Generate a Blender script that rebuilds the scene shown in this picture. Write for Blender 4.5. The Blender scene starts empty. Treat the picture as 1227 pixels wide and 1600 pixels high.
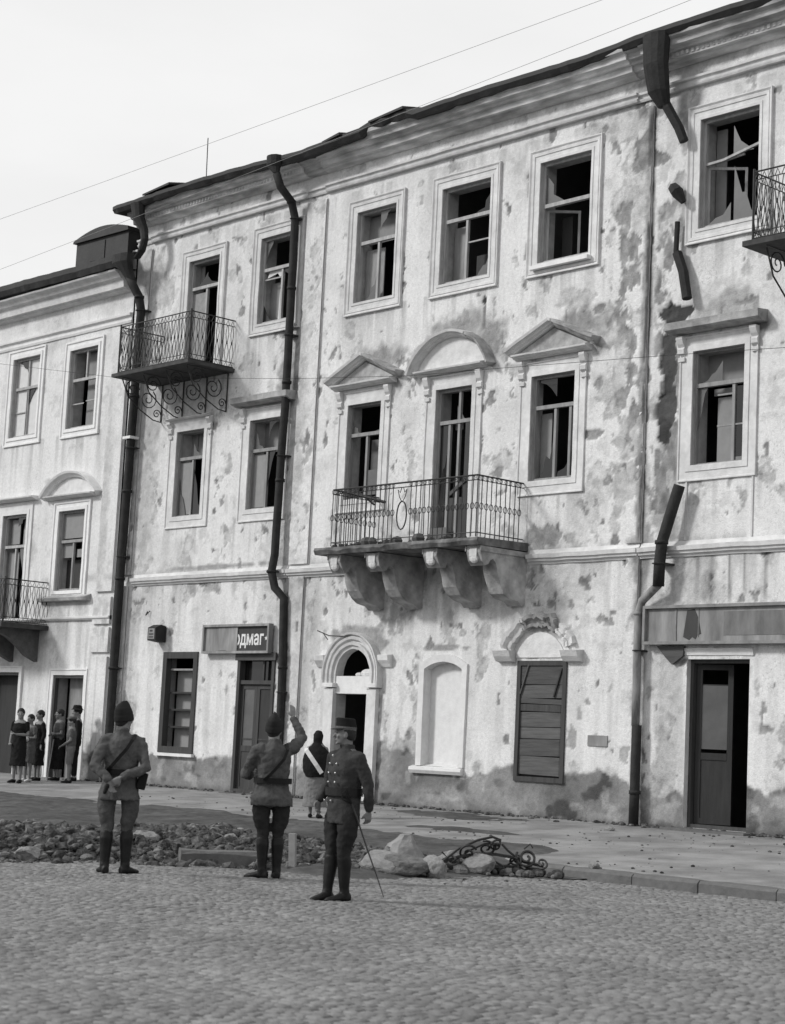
import bpy, math, random
import numpy as np
from mathutils import Vector, Matrix, Quaternion
random.seed(7)
rng = np.random.default_rng(11)
SC = bpy.context.scene
COL = SC.collection
pi = math.pi
R_ = math.radians

# ------------------------------------------------------------------ camera
CAM_H, CAM_D = 1.5, 23.6248
yaw, pit, rol = R_(47.30325), R_(7.36646), R_(2.77059)
d = Vector((-math.sin(yaw)*math.cos(pit), math.cos(yaw)*math.cos(pit), math.sin(pit)))
r = Vector((math.cos(yaw), math.sin(yaw), 0))
u = r.cross(d)
r2 = r*math.cos(rol)+u*math.sin(rol)
u2 = u*math.cos(rol)-r*math.sin(rol)
cd = bpy.data.cameras.new('camera')
cam = bpy.data.objects.new('camera', cd)
COL.objects.link(cam)
cam.matrix_world = Matrix(((r2.x, u2.x, -d.x, 0), (r2.y, u2.y, -d.y, -CAM_D), (r2.z, u2.z, -d.z, CAM_H), (0, 0, 0, 1)))
cd.sensor_fit = 'VERTICAL'; cd.sensor_height = 24.0; cd.sensor_width = 24.0*1227/1600
cd.lens = 2845.454/1600*24.0
cd.clip_start = .1; cd.clip_end = 2000
cd.dof.use_dof = True; cd.dof.focus_distance = 31.0; cd.dof.aperture_fstop = 2.2
SC.camera = cam

# ------------------------------------------------------------------ world, sun, exposure
SUN_EL, SUN_AZ = R_(33), R_(-38)        # azimuth measured from -Y towards -X
w = bpy.data.worlds.new('World'); SC.world = w; w.use_nodes = True
nt = w.node_tree; nt.nodes.clear()
def N(nt, t, **k):
    n = nt.nodes.new(t)
    for a, b in k.items():
        if a.startswith('i_'):
            key = a[2:].replace('_', ' ')
            n.inputs[key].default_value = b
        else: setattr(n, a, b)
    return n
sky = N(nt, 'ShaderNodeTexSky'); sky.sky_type = 'NISHITA'; sky.sun_disc = False
sky.sun_elevation = SUN_EL; sky.sun_rotation = pi+R_(38); sky.air_density = 1.4; sky.dust_density = 4; sky.altitude = 200
bw = N(nt, 'ShaderNodeRGBToBW')
bg = N(nt, 'ShaderNodeBackground'); bg.inputs[1].default_value = .10
tc = N(nt, 'ShaderNodeTexCoord')
mp = N(nt, 'ShaderNodeMapping'); mp.inputs['Scale'].default_value = (1.6, 1.6, 5)
no = N(nt, 'ShaderNodeTexNoise'); no.inputs['Scale'].default_value = 3.1; no.inputs['Detail'].default_value = 6
cr = N(nt, 'ShaderNodeMapRange'); cr.inputs[1].default_value = .3; cr.inputs[2].default_value = .62; cr.inputs[3].default_value = 9.0; cr.inputs[4].default_value = 9.6
mx = N(nt, 'ShaderNodeMix'); mx.data_type = 'FLOAT'; mx.inputs[0].default_value = .93
ou = N(nt, 'ShaderNodeOutputWorld')
L = nt.links.new
L(sky.outputs[0], bw.inputs[0]); L(tc.outputs['Generated'], mp.inputs[0]); L(mp.outputs[0], no.inputs['Vector'])
L(no.outputs[0], cr.inputs[0]); L(bw.outputs[0], mx.inputs[2]); L(cr.outputs[0], mx.inputs[3])
L(mx.outputs[0], bg.inputs[0]); L(bg.outputs[0], ou.inputs[0])
sl = bpy.data.lights.new('sun', 'SUN'); sl.energy = 2.7; sl.angle = R_(9); sl.color = (1, .995, .985)
so = bpy.data.objects.new('sun', sl); COL.objects.link(so)
sd = Vector((-math.sin(R_(38))*math.cos(SUN_EL), -math.cos(R_(38))*math.cos(SUN_EL), math.sin(SUN_EL)))   # towards the sun
so.rotation_euler = sd.to_track_quat('Z', 'Y').to_euler(); so.location = (0, 0, 30)
vs = SC.view_settings; vs.view_transform = 'Standard'; vs.look = 'None'; vs.gamma = 1; vs.exposure = 0.0; vs.use_curve_mapping = False
SC.cycles.max_bounces = 6; SC.cycles.use_denoising = True

# ------------------------------------------------------------------ materials
MATS = {}
def mat(name, base, rough=.85, var=.25, scale=6.0, bump=.15, bscale=40.0, stretch=(1, 1, 1), attr=None, spec=.3, metal=0, var2=.0, scale2=.7, world=False):
    if name in MATS: return MATS[name]
    m = bpy.data.materials.new(name); m.use_nodes = True; nt = m.node_tree; L = nt.links.new
    p = nt.nodes['Principled BSDF']
    p.inputs['Roughness'].default_value = rough; p.inputs['Specular IOR Level'].default_value = spec; p.inputs['Metallic'].default_value = metal
    if world:
        src = N(nt, 'ShaderNodeNewGeometry').outputs['Position']
    else:
        src = N(nt, 'ShaderNodeTexCoord').outputs['Object']
    mp = N(nt, 'ShaderNodeMapping'); mp.inputs['Scale'].default_value = stretch; L(src, mp.inputs[0])
    oi = N(nt, 'ShaderNodeObjectInfo')
    def noise(sc, det=5, rou=.6):
        n = N(nt, 'ShaderNodeTexNoise'); n.inputs['Scale'].default_value = sc; n.inputs['Detail'].default_value = det
        n.inputs['Roughness'].default_value = rou; L(mp.outputs[0], n.inputs['Vector']); return n.outputs[0]
    def math_(op, a, b):
        n = N(nt, 'ShaderNodeMath'); n.operation = op
        for i, v in enumerate((a, b)):
            if isinstance(v, (int, float)): n.inputs[i].default_value = v
            else: L(v, n.inputs[i])
        return n.outputs[0]
    def mr(x, a, b, c, dd):
        n = N(nt, 'ShaderNodeMapRange'); n.inputs[1].default_value = a; n.inputs[2].default_value = b; n.inputs[3].default_value = c; n.inputs[4].default_value = dd; L(x, n.inputs[0]); return n.outputs[0]
    v = mr(noise(scale), .25, .75, 1-var, 1+var)
    if var2: v = math_('MULTIPLY', v, mr(noise(scale2, 3), .35, .65, 1-var2, 1+var2*.5))
    if name == 'old_plaster':        # hairline cracks, gathered in patches
        for sc_, th_, ms_ in ((1.15, .0035, .55), (2.6, .0045, .9)):
            e_ = math_('ABSOLUTE', math_('SUBTRACT', noise(sc_, 7, .62), .5), 0); k_ = mr(e_, 0, th_, 1, 0); q_ = mr(noise(ms_, 2), .52, .60, 0, .5)
            v = math_('MULTIPLY', v, math_('SUBTRACT', 1, math_('MULTIPLY', k_, q_)))
    if attr:
        at = N(nt, 'ShaderNodeAttribute'); at.attribute_name = attr
        v = math_('MULTIPLY', v, at.outputs['Fac'])
    else:
        if not world: v = math_('MULTIPLY', v, mr(oi.outputs['Random'], 0, 1, .93, 1.07))
        v = math_('MULTIPLY', v, base)
    cc = N(nt, 'ShaderNodeCombineColor'); L(v, cc.inputs[0]); L(v, cc.inputs[1]); L(v, cc.inputs[2]); L(cc.outputs[0], p.inputs['Base Color'])
    if bump:
        b = N(nt, 'ShaderNodeBump'); b.inputs['Strength'].default_value = bump; b.inputs['Distance'].default_value = .02
        L(noise(bscale, 6, .65), b.inputs['Height']); L(b.outputs[0], p.inputs['Normal'])
    MATS[name] = m; return m
M_WALL = mat('old_plaster', 1, .92, .14, 16, .55, 34, attr='alb', spec=.12, var2=.09, scale2=45)
M_TRIM = mat('painted_stucco', .60, .9, .14, 7, .4, 30, spec=.2, var2=.14, scale2=1.5)
M_TRIMW = mat('whitewashed_stucco', .68, .9, .10, 7, .3, 30, spec=.2, var2=.06)
M_HOOD = mat('sooty_shaded_stucco', .33, .9, .4, 5, .4, 30, spec=.2, var2=.2, scale2=2)  # soot on hoods and slopes; painted shade in the gable tympana
M_CORN = mat('cornice_stucco', .56, .9, .35, 5, .6, 24, spec=.2, var2=.45, scale2=1.2, stretch=(.4, 1, 1))
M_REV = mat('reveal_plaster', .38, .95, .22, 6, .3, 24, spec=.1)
M_STONE = mat('corbel_stone', .36, .9, .45, 4, .6, 18, spec=.2, var2=.35, scale2=1.6)
M_ROOF = mat('rusty_roof_sheet', .020, .7, .4, 3, .3, 12, spec=.4)
M_PIPE = mat('rusty_downpipe', .022, .75, .5, 5, .5, 25, spec=.25)
M_PIPEL = mat('pale_peeling_downpipe', .20, .7, .7, 7, .3, 25, spec=.3, stretch=(1, 1, .3))
M_IRON = mat('wrought_iron', .022, .6, .3, 8, .2, 40, spec=.4)
M_FRAME = mat('weathered_white_paint', .34, .8, .3, 14, .2, 60, stretch=(1, 1, .2))
M_FRAMEG = mat('grey_window_paint', .24, .8, .3, 14, .2, 60, stretch=(1, 1, .2))
M_WOOD = mat('bare_weathered_wood', .075, .85, .35, 12, .35, 40, stretch=(.15, 1, 1))
M_WOODV = mat('dark_stained_wood', .05, .8, .35, 12, .3, 40, stretch=(1, 1, .12))
M_DOOR = mat('old_door_paint', .028, .7, .3, 10, .25, 40, stretch=(1, 1, .15))
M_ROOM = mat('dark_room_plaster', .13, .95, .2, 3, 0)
M_BLIND = mat('grey_blind_cloth', .25, .9, .12, 5, .1, 30)
M_GLASSP = mat('dusty_glass', .10, .25, .3, 2, 0, spec=.5)
M_GLASSD = mat('dark_glass', .015, .1, .3, 2, 0, spec=.5)
M_SIDE = mat('pavement_asphalt', .25, .95, .14, 40, .5, 120, spec=.15, world=True, var2=.30, scale2=1.3)
M_ROAD = mat('road_bedding', .11, .95, .3, 12, .4, 40, spec=.1, world=True)
M_COB = mat('cobble_stone', 1, .9, .2, 16, .5, 70, spec=.12, world=True, var2=.14, scale2=.7, attr='alb')
M_KERB = mat('kerb_granite', .13, .9, .2, 12, .4, 50, spec=.2, world=True, var2=.15)
M_DIRT = mat('trodden_dirt', .088, .97, .35, 6, .7, 22, spec=.1, world=True, var2=.3, scale2=1.2)
M_ROCKL = mat('pale_limestone', .23, .92, .25, 6, .6, 22, spec=.15)
M_ROCKD = mat('dark_rubble_stone', .095, .92, .8, 11, .6, 30, spec=.15, world=True, var2=.75, scale2=6)
M_SKIN = mat('skin', .17, .6, .1, 10, .05, 60, spec=.35)
M_KHAKI = mat('uniform_wool', .080, .95, .3, 9, .6, 34, spec=.1)
M_KHAKID = mat('dark_breeches_wool', .024, .95, .15, 10, .25, 90, spec=.1)
M_OFF = mat('officer_tunic_wool', .045, .95, .3, 9, .6, 34, spec=.1)
M_LEATHER = mat('black_leather', .007, .55, .3, 8, .2, 50, spec=.25)
M_STRAP = mat('brown_leather', .006, .6, .3, 12, .1, 50, spec=.2)
M_HAIR = mat('dark_hair', .015, .7, .3, 30, .4, 80, stretch=(1, 1, .3))
M_DARKC = mat('black_cloth', .015, .95, .2, 10, .2, 60, spec=.1)
M_MIDC = mat('grey_cloth', .10, .95, .2, 8, .2, 60, spec=.1)
M_PALEC = mat('pale_cloth', .26, .95, .2, 8, .2, 60, spec=.1)
M_WHITE = mat('white_cloth', .55, .95, .1, 8, .1, 60, spec=.1)
M_BRASS = mat('brass', .5, .35, .1, 8, 0, metal=.8)
M_STEEL = mat('steel', .35, .3, .1, 8, 0, metal=.9)
M_SIGN = mat('dark_sign_board', .035, .6, .3, 6, .1, 40, stretch=(1, 1, .3))
M_SIGNG = mat('faded_sign_board', .25, .85, .35, 6, .2, 40, stretch=(1, 1, .25), var2=.3, scale2=2)
M_LETTER = mat('white_sign_paint', .62, .8, .15, 20, 0)

# ------------------------------------------------------------------ helpers
ORG = {}          # object -> origin of its mesh in the frame its numbers are given in
def tag(o, label=None, cat=None, group=None, kind=None):
    if label: o['label'] = label
    if cat: o['category'] = cat
    if group: o['group'] = group
    if kind: o['kind'] = kind
    return o
def thing(name, loc, label, cat, group=None, rz=0, local=False):
    o = bpy.data.objects.new(name, None); COL.objects.link(o); o.location = loc; o.rotation_euler = (0, 0, rz)
    o.empty_display_size = .3
    ORG[o] = Vector((0, 0, 0)) if local else Vector(loc)
    return tag(o, label, cat, group)
class MB:
    def __init__(s): s.v = []; s.f = []
    def add(s, v, f):
        n = len(s.v); s.v += [tuple(p) for p in v]; s.f += [tuple(i+n for i in q) for q in f]; return s
    def box(s, x0, x1, y0, y1, z0, z1, M=None):
        v = [(x, y, z) for z in (z0, z1) for y in (y0, y1) for x in (x0, x1)]
        if M is not None: v = [M @ Vector(p) for p in v]
        return s.add(v, [(0, 2, 3, 1), (4, 5, 7, 6), (0, 1, 5, 4), (2, 6, 7, 3), (0, 4, 6, 2), (1, 3, 7, 5)])
    def prismx(s, poly, x0, x1):          # polygon in (y,z) extruded along x
        n = len(poly); v = [(x0, a, b) for a, b in poly]+[(x1, a, b) for a, b in poly]
        return s.add(v, [tuple(range(n)), tuple(range(2*n-1, n-1, -1))]+[(i, i+n, (i+1) % n+n, (i+1) % n) for i in range(n)])
    def prismy(s, poly, y0, y1):          # polygon in (x,z) extruded along y
        n = len(poly); v = [(a, y0, b) for a, b in poly]+[(a, y1, b) for a, b in poly]
        return s.add(v, [tuple(range(n)), tuple(range(2*n-1, n-1, -1))]+[(i, i+n, (i+1) % n+n, (i+1) % n) for i in range(n)])
    def prismz(s, poly, z0, z1):
        n = len(poly); v = [(a, b, z0) for a, b in poly]+[(a, b, z1) for a, b in poly]
        return s.add(v, [tuple(range(n)), tuple(range(2*n-1, n-1, -1))]+[(i, i+n, (i+1) % n+n, (i+1) % n) for i in range(n)])
    def tube(s, pts, rad, n=6, caps=True, flat=None):
        pts = [Vector(p) for p in pts]; m = len(pts)
        rr = rad if isinstance(rad, (list, tuple)) else [rad]*m
        V = []; t0 = (pts[1]-pts[0]).normalized()
        a = t0.orthogonal().normalized()
        for i, p in enumerate(pts):
            t = (pts[min(i+1, m-1)]-pts[max(i-1, 0)]).normalized()
            a = (a-t*a.dot(t)).normalized(); b = t.cross(a)
            for k in range(n):
                q = 2*pi*k/n; V.append(p+a*math.cos(q)*rr[i]+b*math.sin(q)*rr[i])
        F = [(i*n+k, i*n+(k+1) % n, (i+1)*n+(k+1) % n, (i+1)*n+k) for i in range(m-1) for k in range(n)]
        if caps: F += [tuple(range(n-1, -1, -1)), tuple((m-1)*n+k for k in range(n))]
        return s.add(V, F)
    def ell(s, c, rx, ry, rz, n=10, m=7, M=None):
        V = []; c = Vector(c)
        for j in range(1, m):
            t = pi*j/m
            for k in range(n):
                q = 2*pi*k/n; p = Vector((rx*math.sin(t)*math.cos(q), ry*math.sin(t)*math.sin(q), rz*math.cos(t)))
                V.append((M@p if M is not None else p)+c)
        e = Vector((0, 0, rz)); V += [(M@e if M is not None else e)+c, (M@-e if M is not None else -e)+c]
        T = len(V)-2
        F = [(j*n+k, (j+1)*n+k, (j+1)*n+(k+1) % n, j*n+(k+1) % n) for j in range(m-2) for k in range(n)]
        F += [(T, k, (k+1) % n) for k in range(n)]+[(T+1, (m-2)*n+(k+1) % n, (m-2)*n+k) for k in range(n)]
        return s.add(V, F)
    def loft(s, rings, n=14):             # rings: (centre, half side vector, half depth vector)
        V = []
        for c, a, b in rings:
            c, a, b = Vector(c), Vector(a), Vector(b)
            for k in range(n):
                q = 2*pi*k/n; V.append(c+a*math.cos(q)+b*math.sin(q))
        m = len(rings)
        F = [(i*n+k, i*n+(k+1) % n, (i+1)*n+(k+1) % n, (i+1)*n+k) for i in range(m-1) for k in range(n)]
        F += [tuple(range(n-1, -1, -1)), tuple((m-1)*n+k for k in range(n))]
        return s.add(V, F)
    def limb(s, pts, n=10):               # pts: (point, radius) with rounded ends
        P = [Vector(p) for p, _ in pts]; Rr = [q for _, q in pts]
        t0 = (P[0]-P[1]).normalized(); t1 = (P[-1]-P[-2]).normalized()
        PP = [P[0]+t0*Rr[0]*.85, P[0]+t0*Rr[0]*.5]+P+[P[-1]+t1*Rr[-1]*.5, P[-1]+t1*Rr[-1]*.85]
        RR = [Rr[0]*.35, Rr[0]*.82]+Rr+[Rr[-1]*.82, Rr[-1]*.35]
        return s.tube(PP, RR, n)
    def sweep(s, path, prof, closed=False, seg=.3, jit=.004):
        # path in (x,z); profile (offset to the left of the path, y)
        P = []
        m = len(path)
        for i in range(m if closed else m-1):
            a = Vector(path[i]); b = Vector(path[(i+1) % m]); k = max(1, int((b-a).length/seg))
            for j in range(k): P.append(a.lerp(b, j/k))
        if not closed: P.append(Vector(path[-1]))
        n = len(P); V = []
        for i in range(n):
            pr = P[i-1] if (i > 0 or closed) else None; nx = P[(i+1) % n] if (i < n-1 or closed) else None
            ds = []
            if pr is not None: ds.append((P[i]-pr).normalized())
            if nx is not None: ds.append((nx-P[i]).normalized())
            ns = [Vector((-q.y, q.x)) for q in ds]
            nn = sum(ns, Vector((0, 0))).normalized(); k = 1/max(.3, nn.dot(ns[0]))
            jo, jy = random.uniform(-jit, jit), random.uniform(-jit, jit)
            for (o, y) in prof:
                e = 0 if abs(y) < 1e-6 else 1
                q = P[i]+nn*(o+jo*e)*k; V.append((q.x, y+jy*e, q.y))
        k = len(prof)
        F = [(i*k+j, i*k+j+1, ((i+1) % n)*k+j+1, ((i+1) % n)*k+j) for i in range(n if closed else n-1) for j in range(k-1)]
        if not closed: F += [tuple(range(k)), tuple((n-1)*k+j for j in range(k-1, -1, -1))]
        return s.add(V, F)
    def build(s, name, m, parent=None, label=None, smooth=False, cat=None, group=None, kind=None, org=None):
        me = bpy.data.meshes.new(name)
        vs = [Vector(p) for p in s.v]
        if org is None:
            lo = [min(p[i] for p in vs) for i in range(3)]; hi = [max(p[i] for p in vs) for i in range(3)]
            org = Vector(((lo[0]+hi[0])/2, (lo[1]+hi[1])/2, lo[2]))
        org = Vector(org)
        me.from_pydata([p-org for p in vs], [], s.f); me.materials.append(m)
        if smooth:
            me.polygons.foreach_set('use_smooth', [True]*len(me.polygons))
        o = bpy.data.objects.new(name, me); COL.objects.link(o)
        if parent is not None:
            o.parent = parent; o.location = org-ORG[parent]
        else: o.location = org
        ORG[o] = org
        return tag(o, label, cat, group, kind)
def dup_part(o, loc, parent):             # a copy of a part (and its own sub-parts) sharing mesh data
    c = o.copy(); COL.objects.link(c); c.parent = parent; c.location = Vector(loc)-ORG[parent]; ORG[c] = Vector(loc)
    for ch in list(o.children):
        k = ch.copy(); COL.objects.link(k); k.parent = c
    return c
def arc(cx, cz, rr, a0, a1, n=16):
    return [(cx+rr*math.cos(R_(a0+(a1-a0)*i/n)), cz+rr*math.sin(R_(a0+(a1-a0)*i/n))) for i in range(n+1)]

# value noise, numpy
class VN:
    def __init__(s, seed): s.g = np.random.default_rng(seed).random((256, 256))
    def at(s, x, y):
        xi = np.floor(x).astype(int); yi = np.floor(y).astype(int); fx = x-xi; fy = y-yi
        fx = fx*fx*(3-2*fx); fy = fy*fy*(3-2*fy); g = s.g
        a = g[xi % 256, yi % 256]; b = g[(xi+1) % 256, yi % 256]; c = g[xi % 256, (yi+1) % 256]; e = g[(xi+1) % 256, (yi+1) % 256]
        return (a*(1-fx)+b*fx)*(1-fy)+(c*(1-fx)+e*fx)*fy
    def fbm(s, x, y, o=4):
        t = 0; a = .5; n = 0
        for i in range(o): t = t+a*s.at(x*2**i+i*17.3, y*2**i+i*9.1); n += a; a *= .5
        return t/n
vn = VN(3); vn2 = VN(5); vn3 = VN(9)
def sst(a, b, x):
    t = np.clip((x-a)/(b-a), 0, 1); return t*t*(3-2*t)

# ------------------------------------------------------------------ facade walls
# stains and plaster losses on the walls: x, z, half width, half height, albedo, edge hardness, depth
BLOBS = [(-18.95,8.19,0.16,0.79,0.16,1,0.03), (-18.92,8.85,0.22,0.24,0.14,1,0.02), (-19.01,6.98,0.12,0.19,0.12,1,0.02), (-18.97,7.32,0.19,0.28,0.18,1,0.02), (-18.96,6.24,0.19,0.65,0.38,0.6,0.01),
 (-19.07,5.60,0.16,0.43,0.36,0.6,0.01), (-21.01,9.55,0.45,0.19,0.46,1,0.015), (-21.18,9.28,0.09,0.28,0.4,1,0.01), (-20.50,7.08,0.17,0.10,0.3,1,0.015), (-20.65,5.81,0.32,0.56,0.5,0.7,0.01),
 (-20.30,7.84,0.29,0.27,0.48,1,0.01), (-19.74,6.85,0.31,0.44,0.45,1,0.01), (-19.85,6.29,0.28,0.29,0.46,1,0.01), (-19.69,11.11,0.29,0.81,0.52,0.6,0.005), (-19.88,10.34,0.23,0.46,0.48,0.8,0.005),
 (-23.36,9.84,0.07,0.11,0.12,1,0.02), (-23.35,9.60,0.05,0.27,0.2,1,0.01), (-24.0,9.40,0.85,0.36,0.21,0.2,0), (-23.25,9.0,0.5,0.42,0.21,0.2,0), (-26.15,9.1,0.62,0.3,0.22,0.3,0),
 (-25.63,8.62,0.18,0.23,0.2,0.3,0), (-20.9,9.08,0.6,0.3,0.22,0.3,0), (-20.52,8.56,0.18,0.16,0.2,0.3,0), (-27.11,9.78,0.14,0.19,0.38,1,0.008), (-23.95,3.85,0.13,0.28,0.42,1,0.012),
 (-25.47,4.00,0.13,0.32,0.4,1,0.01), (-25.70,3.88,0.09,0.17,0.42,1,0.01), (-25.21,3.83,0.07,0.17,0.4,1,0.01), (-26.42,3.64,0.82,0.20,0.3,0.7,0), (-25.78,3.44,0.22,0.15,0.3,0.8,0),
 (-21.67,5.33,0.40,0.23,0.34,1,0.02), (-21.43,3.66,0.51,0.13,0.34,0.8,0), (-20.82,1.85,0.09,0.17,0.35,1,0.01), (-20.67,2.20,0.07,0.13,0.35,1,0.01), (-20.94,4.10,0.07,0.09,0.28,1,0.01),
 (-20.25,3.85,0.09,0.09,0.3,1,0.01), (-20.50,2.42,0.06,0.06,0.32,1,0.01), (-24.09,3.38,0.57,0.06,0.3,0.8,0), (-25.06,1.13,0.70,0.59,0.4,1,0.012), (-24.83,1.55,0.31,0.24,0.42,1,0.01),
 (-25.59,1.41,0.16,0.22,0.3,1,0.015), (-22.47,0.73,0.34,0.39,0.26,0.8,0.01), (-23.09,0.42,1.28,0.16,0.3,0.8,0.01), (-23.93,0.77,0.83,0.23,0.38,0.6,0), (-29.01,8.91,0.46,0.55,0.22,0.35,0),
 (-29.51,8.58,0.64,0.14,0.34,0.3,0), (-28.55,8.32,0.25,2.44,0.45,0.4,0), (-33.91,7.25,0.45,3.86,0.42,0.3,0), (-33.79,8.86,0.40,0.90,0.38,0.3,0), (-28.62,4.35,0.45,0.79,0.42,0.4,0),
 (-27.99,3.56,0.44,1.54,0.5,0.3,0), (-28.85,10.66,0.21,1.67,0.46,0.3,0), (-17.86,8.94,0.78,0.30,0.3,0.25,0), (-17.09,8.59,0.20,0.19,0.16,0.4,0), (-18.62,8.92,0.16,0.13,0.12,1,0.01),
 (-18.37,4.50,0.29,0.63,0.42,0.4,0), (-17.98,4.44,0.15,0.62,0.36,0.5,0), (-18.72,3.46,0.21,0.63,0.45,0.3,0), (-18.76,2.63,0.26,0.73,0.46,0.5,0), (-35.44,6.61,0.19,2.58,0.45,0.3,0),
 (-37.89,7.52,0.35,0.10,0.5,0.5,0), (-37.96,3.81,0.34,0.93,0.45,0.3,0), (-36.72,4.55,0.99,0.15,0.34,0.3,0), (-38.79,3.51,1.17,0.47,0.4,0.3,0), (-35.90,11.56,0.38,0.22,0.5,0.4,0),
 (-38.09,11.24,0.88,0.49,0.52,0.4,0), (-34.38,11.95,0.52,0.78,0.42,0.4,0), (-30.93,5.16,1.79,0.06,0.3,0.5,0), (-32.35,9.00,1.43,0.44,0.45,0.25,0), (-23.67,4.69,1.50,0.24,0.38,0.3,0),
 (-25.00,4.13,0.25,0.24,0.34,0.5,0), (-21.14,4.27,0.45,0.56,0.52,0.6,0), (-19.48,7.82,0.07,4.67,0.3,0.5,0.01), (-19.39,9.81,0.07,2.94,0.42,0.4,0), (-19.37,3.26,0.10,2.76,0.22,0.4,0),
 (-19.45,4.87,0.19,0.43,0.2,0.4,0), (-18.84,1.23,0.26,0.82,0.4,0.8,0.01), (-19.41,0.53,0.27,0.31,0.2,0.5,0), (-20.04,0.80,0.42,0.42,0.36,0.6,0), (-20.23,1.78,0.21,0.10,0.42,1,0),
 (-29.10,5.15,0.42,4.00,0.5,0.2,0), (-30.45,13.04,1.35,0.20,0.5,0.4,0), (-27.53,13.16,1.21,0.19,0.5,0.3,0), (-24.54,13.26,1.07,0.13,0.5,0.3,0), (-20.37,13.46,0.89,0.19,0.42,0.5,0),
 (-18.12,13.25,0.80,0.18,0.42,0.5,0), (-21.86,12.98,0.95,0.15,0.5,0.4,0)]
ZC, ZB = 12.93, 4.96          # upper string course, storey band
def wall_albedo(X, Z, left):
    a = .71-.06*vn.fbm(X*.7, Z*.7)
    a = a*(1-.10*sst(.5, .8, vn2.fbm(X*7, Z*.5)))                      # rain streaks
    mot = vn.fbm(X*2.3+5, Z*2.3); a = a*(1-.05*sst(.5, .65, mot))
    a = a*(1-.10*sst(.55, .72, vn3.fbm(X*1.1, Z*.9+7, 5)))
    a = a*(1-.16*sst(.0, 1.4, Z-11.2)*sst(.3, .7, vn2.fbm(X*3, Z*1.2)))    # grey dust under the eaves
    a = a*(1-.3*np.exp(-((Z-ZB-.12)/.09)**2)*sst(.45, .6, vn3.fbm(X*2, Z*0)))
    dep = np.zeros_like(X)
    if not left:
        # flaking plaster, worst towards the right-hand pilaster and round the hoods
        pr = .685-.155*np.exp(-((X+20.0)/1.0)**2)*sst(4., 6., Z)-.05*np.exp(-((X+23.6)/.8)**2-((Z-8.8)/1.5)**2)-.09*np.exp(-((X+28.7)/.5)**2)-.08*np.exp(-((X+33.8)/.5)**2)-.08*np.exp(-((X+18.6)/.5)**2)-.05*np.exp(-((X+25.0)/1.2)**2-((Z-4.2)/.6)**2)
        n1 = vn.fbm(X*2.3+40, Z*1.9+3, 6); fl = sst(0, .006, n1-pr); rim = sst(-.012, -.002, n1-pr)*sst(.012, .004, n1-pr)
        tone = .53+.30*(vn2.fbm(X*5, Z*5)-.5)
        a = a*(1-fl)+fl*tone*(1-.25*sst(.5, .62, vn3.fbm(X*6, Z*6, 3))); a = a*(1-.30*rim); dep = dep+.008*fl
        n2 = vn3.fbm(X*3.9+11, Z*2.9+31, 6); p2 = .73-.15*np.exp(-((X+19.8)/.8)**2)*sst(4., 6., Z)-.04*np.exp(-((X+28.7)/.5)**2)
        f2 = sst(0, .015, n2-p2); a = a*(1-f2)+f2*(.27+.3*(vn.fbm(X*8, Z*8)-.5)); dep = dep+.012*f2
        f3 = sst(.15, .5, 1-np.abs(X+19.0)/.42)*sst(.47, .50, vn2.fbm(X*5.2, Z*2.6+4, 6))*sst(13, 9.3, Z)*sst(4.8, 5.6, Z); a = a*(1-f3)+f3*(.22+.25*(vn.fbm(X*9, Z*7)-.5)); dep = dep+.01*f3
    else:
        n1 = vn.fbm(X*1.3+40, Z*1.0+3, 5); fl = sst(0, .05, n1-.70); a = a*(1-fl)+fl*.5
    if not left:
        wx = X+19.43+.03*(vn.fbm(Z*1.3, Z*0+3)-.5); ds = sst(.085, .045, np.abs(wx))*sst(12.75, 12.5, Z)*sst(5.0, 5.2, Z)*(.55+.45*sst(.35, .55, vn2.fbm(X*9, Z*2)))
        a = a*(1-ds)+ds*.085; ds = sst(.07, .03, np.abs(X+19.42))*sst(4.85, 4.6, Z)*(.4+.6*sst(.35, .5, vn2.fbm(X*7, Z*1.5))); a = a*(1-ds)+ds*.09
        for (sx, wd, z0_, z1_, k_) in ((-17.95, .05, 3.98, 4.95, .5), (-17.6, .03, 4.0, 4.95, .5), (-17.3, .025, 4.1, 5.0, .45), (-16.9, .03, 4.0, 5.0, .4), (-18.25, .06, 4.0, 4.9, .45), (-34.05, .12, .9, 4.9, .2)):
            st_ = sst(wd*1.5, wd*.4, np.abs(X-sx-.06*(vn.fbm(Z*2+sx, Z*0)-.5)))*sst(z0_, z0_+.2, Z)*sst(z1_, z1_-.05, Z); a = a*(1-k_*st_)
    # streaky damp on the ground storey
    g = sst(4.9, 4.2, Z)*sst(.48, .62, vn2.fbm(X*5.5+3, Z*.45, 3))
    gx = .35+.65*np.exp(-((X+28.2)/.8)**2)+.5*np.exp(-((X+35.2)/1)**2)+.5*np.exp(-((X+18.5)/.5)**2)
    a = a*(1-.30*g*gx)
    # bare grey foot of the wall
    h = 1.16+.45*(vn.fbm(X*.9, X*0+2, 4)-.5)-.12*sst(-19.6, -19, X)-.1*sst(-28, -30, X)+.25*(vn2.fbm(X*5, Z*3)-.5)
    h = h+.35*np.exp(-((X+25.2)/.5)**2)
    ft = sst(.05, -.03, Z-h); fb = .21+.30*(vn3.fbm(X*1.6, Z*2.0+9, 5)-.5)+.10*sst(.62, .7, vn.fbm(X*3, Z*3+3, 4))-.10*sst(.57, .68, vn2.fbm(X*2.4, Z*3.4+13, 4))
    a = a*(1-ft)+ft*np.clip(fb, .07, .42); dep = dep+.008*ft
    a = a*(1-.5*sst(.62, .42, Z+.1*vn.fbm(X*6, Z*0)))                     # dark splash line
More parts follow.
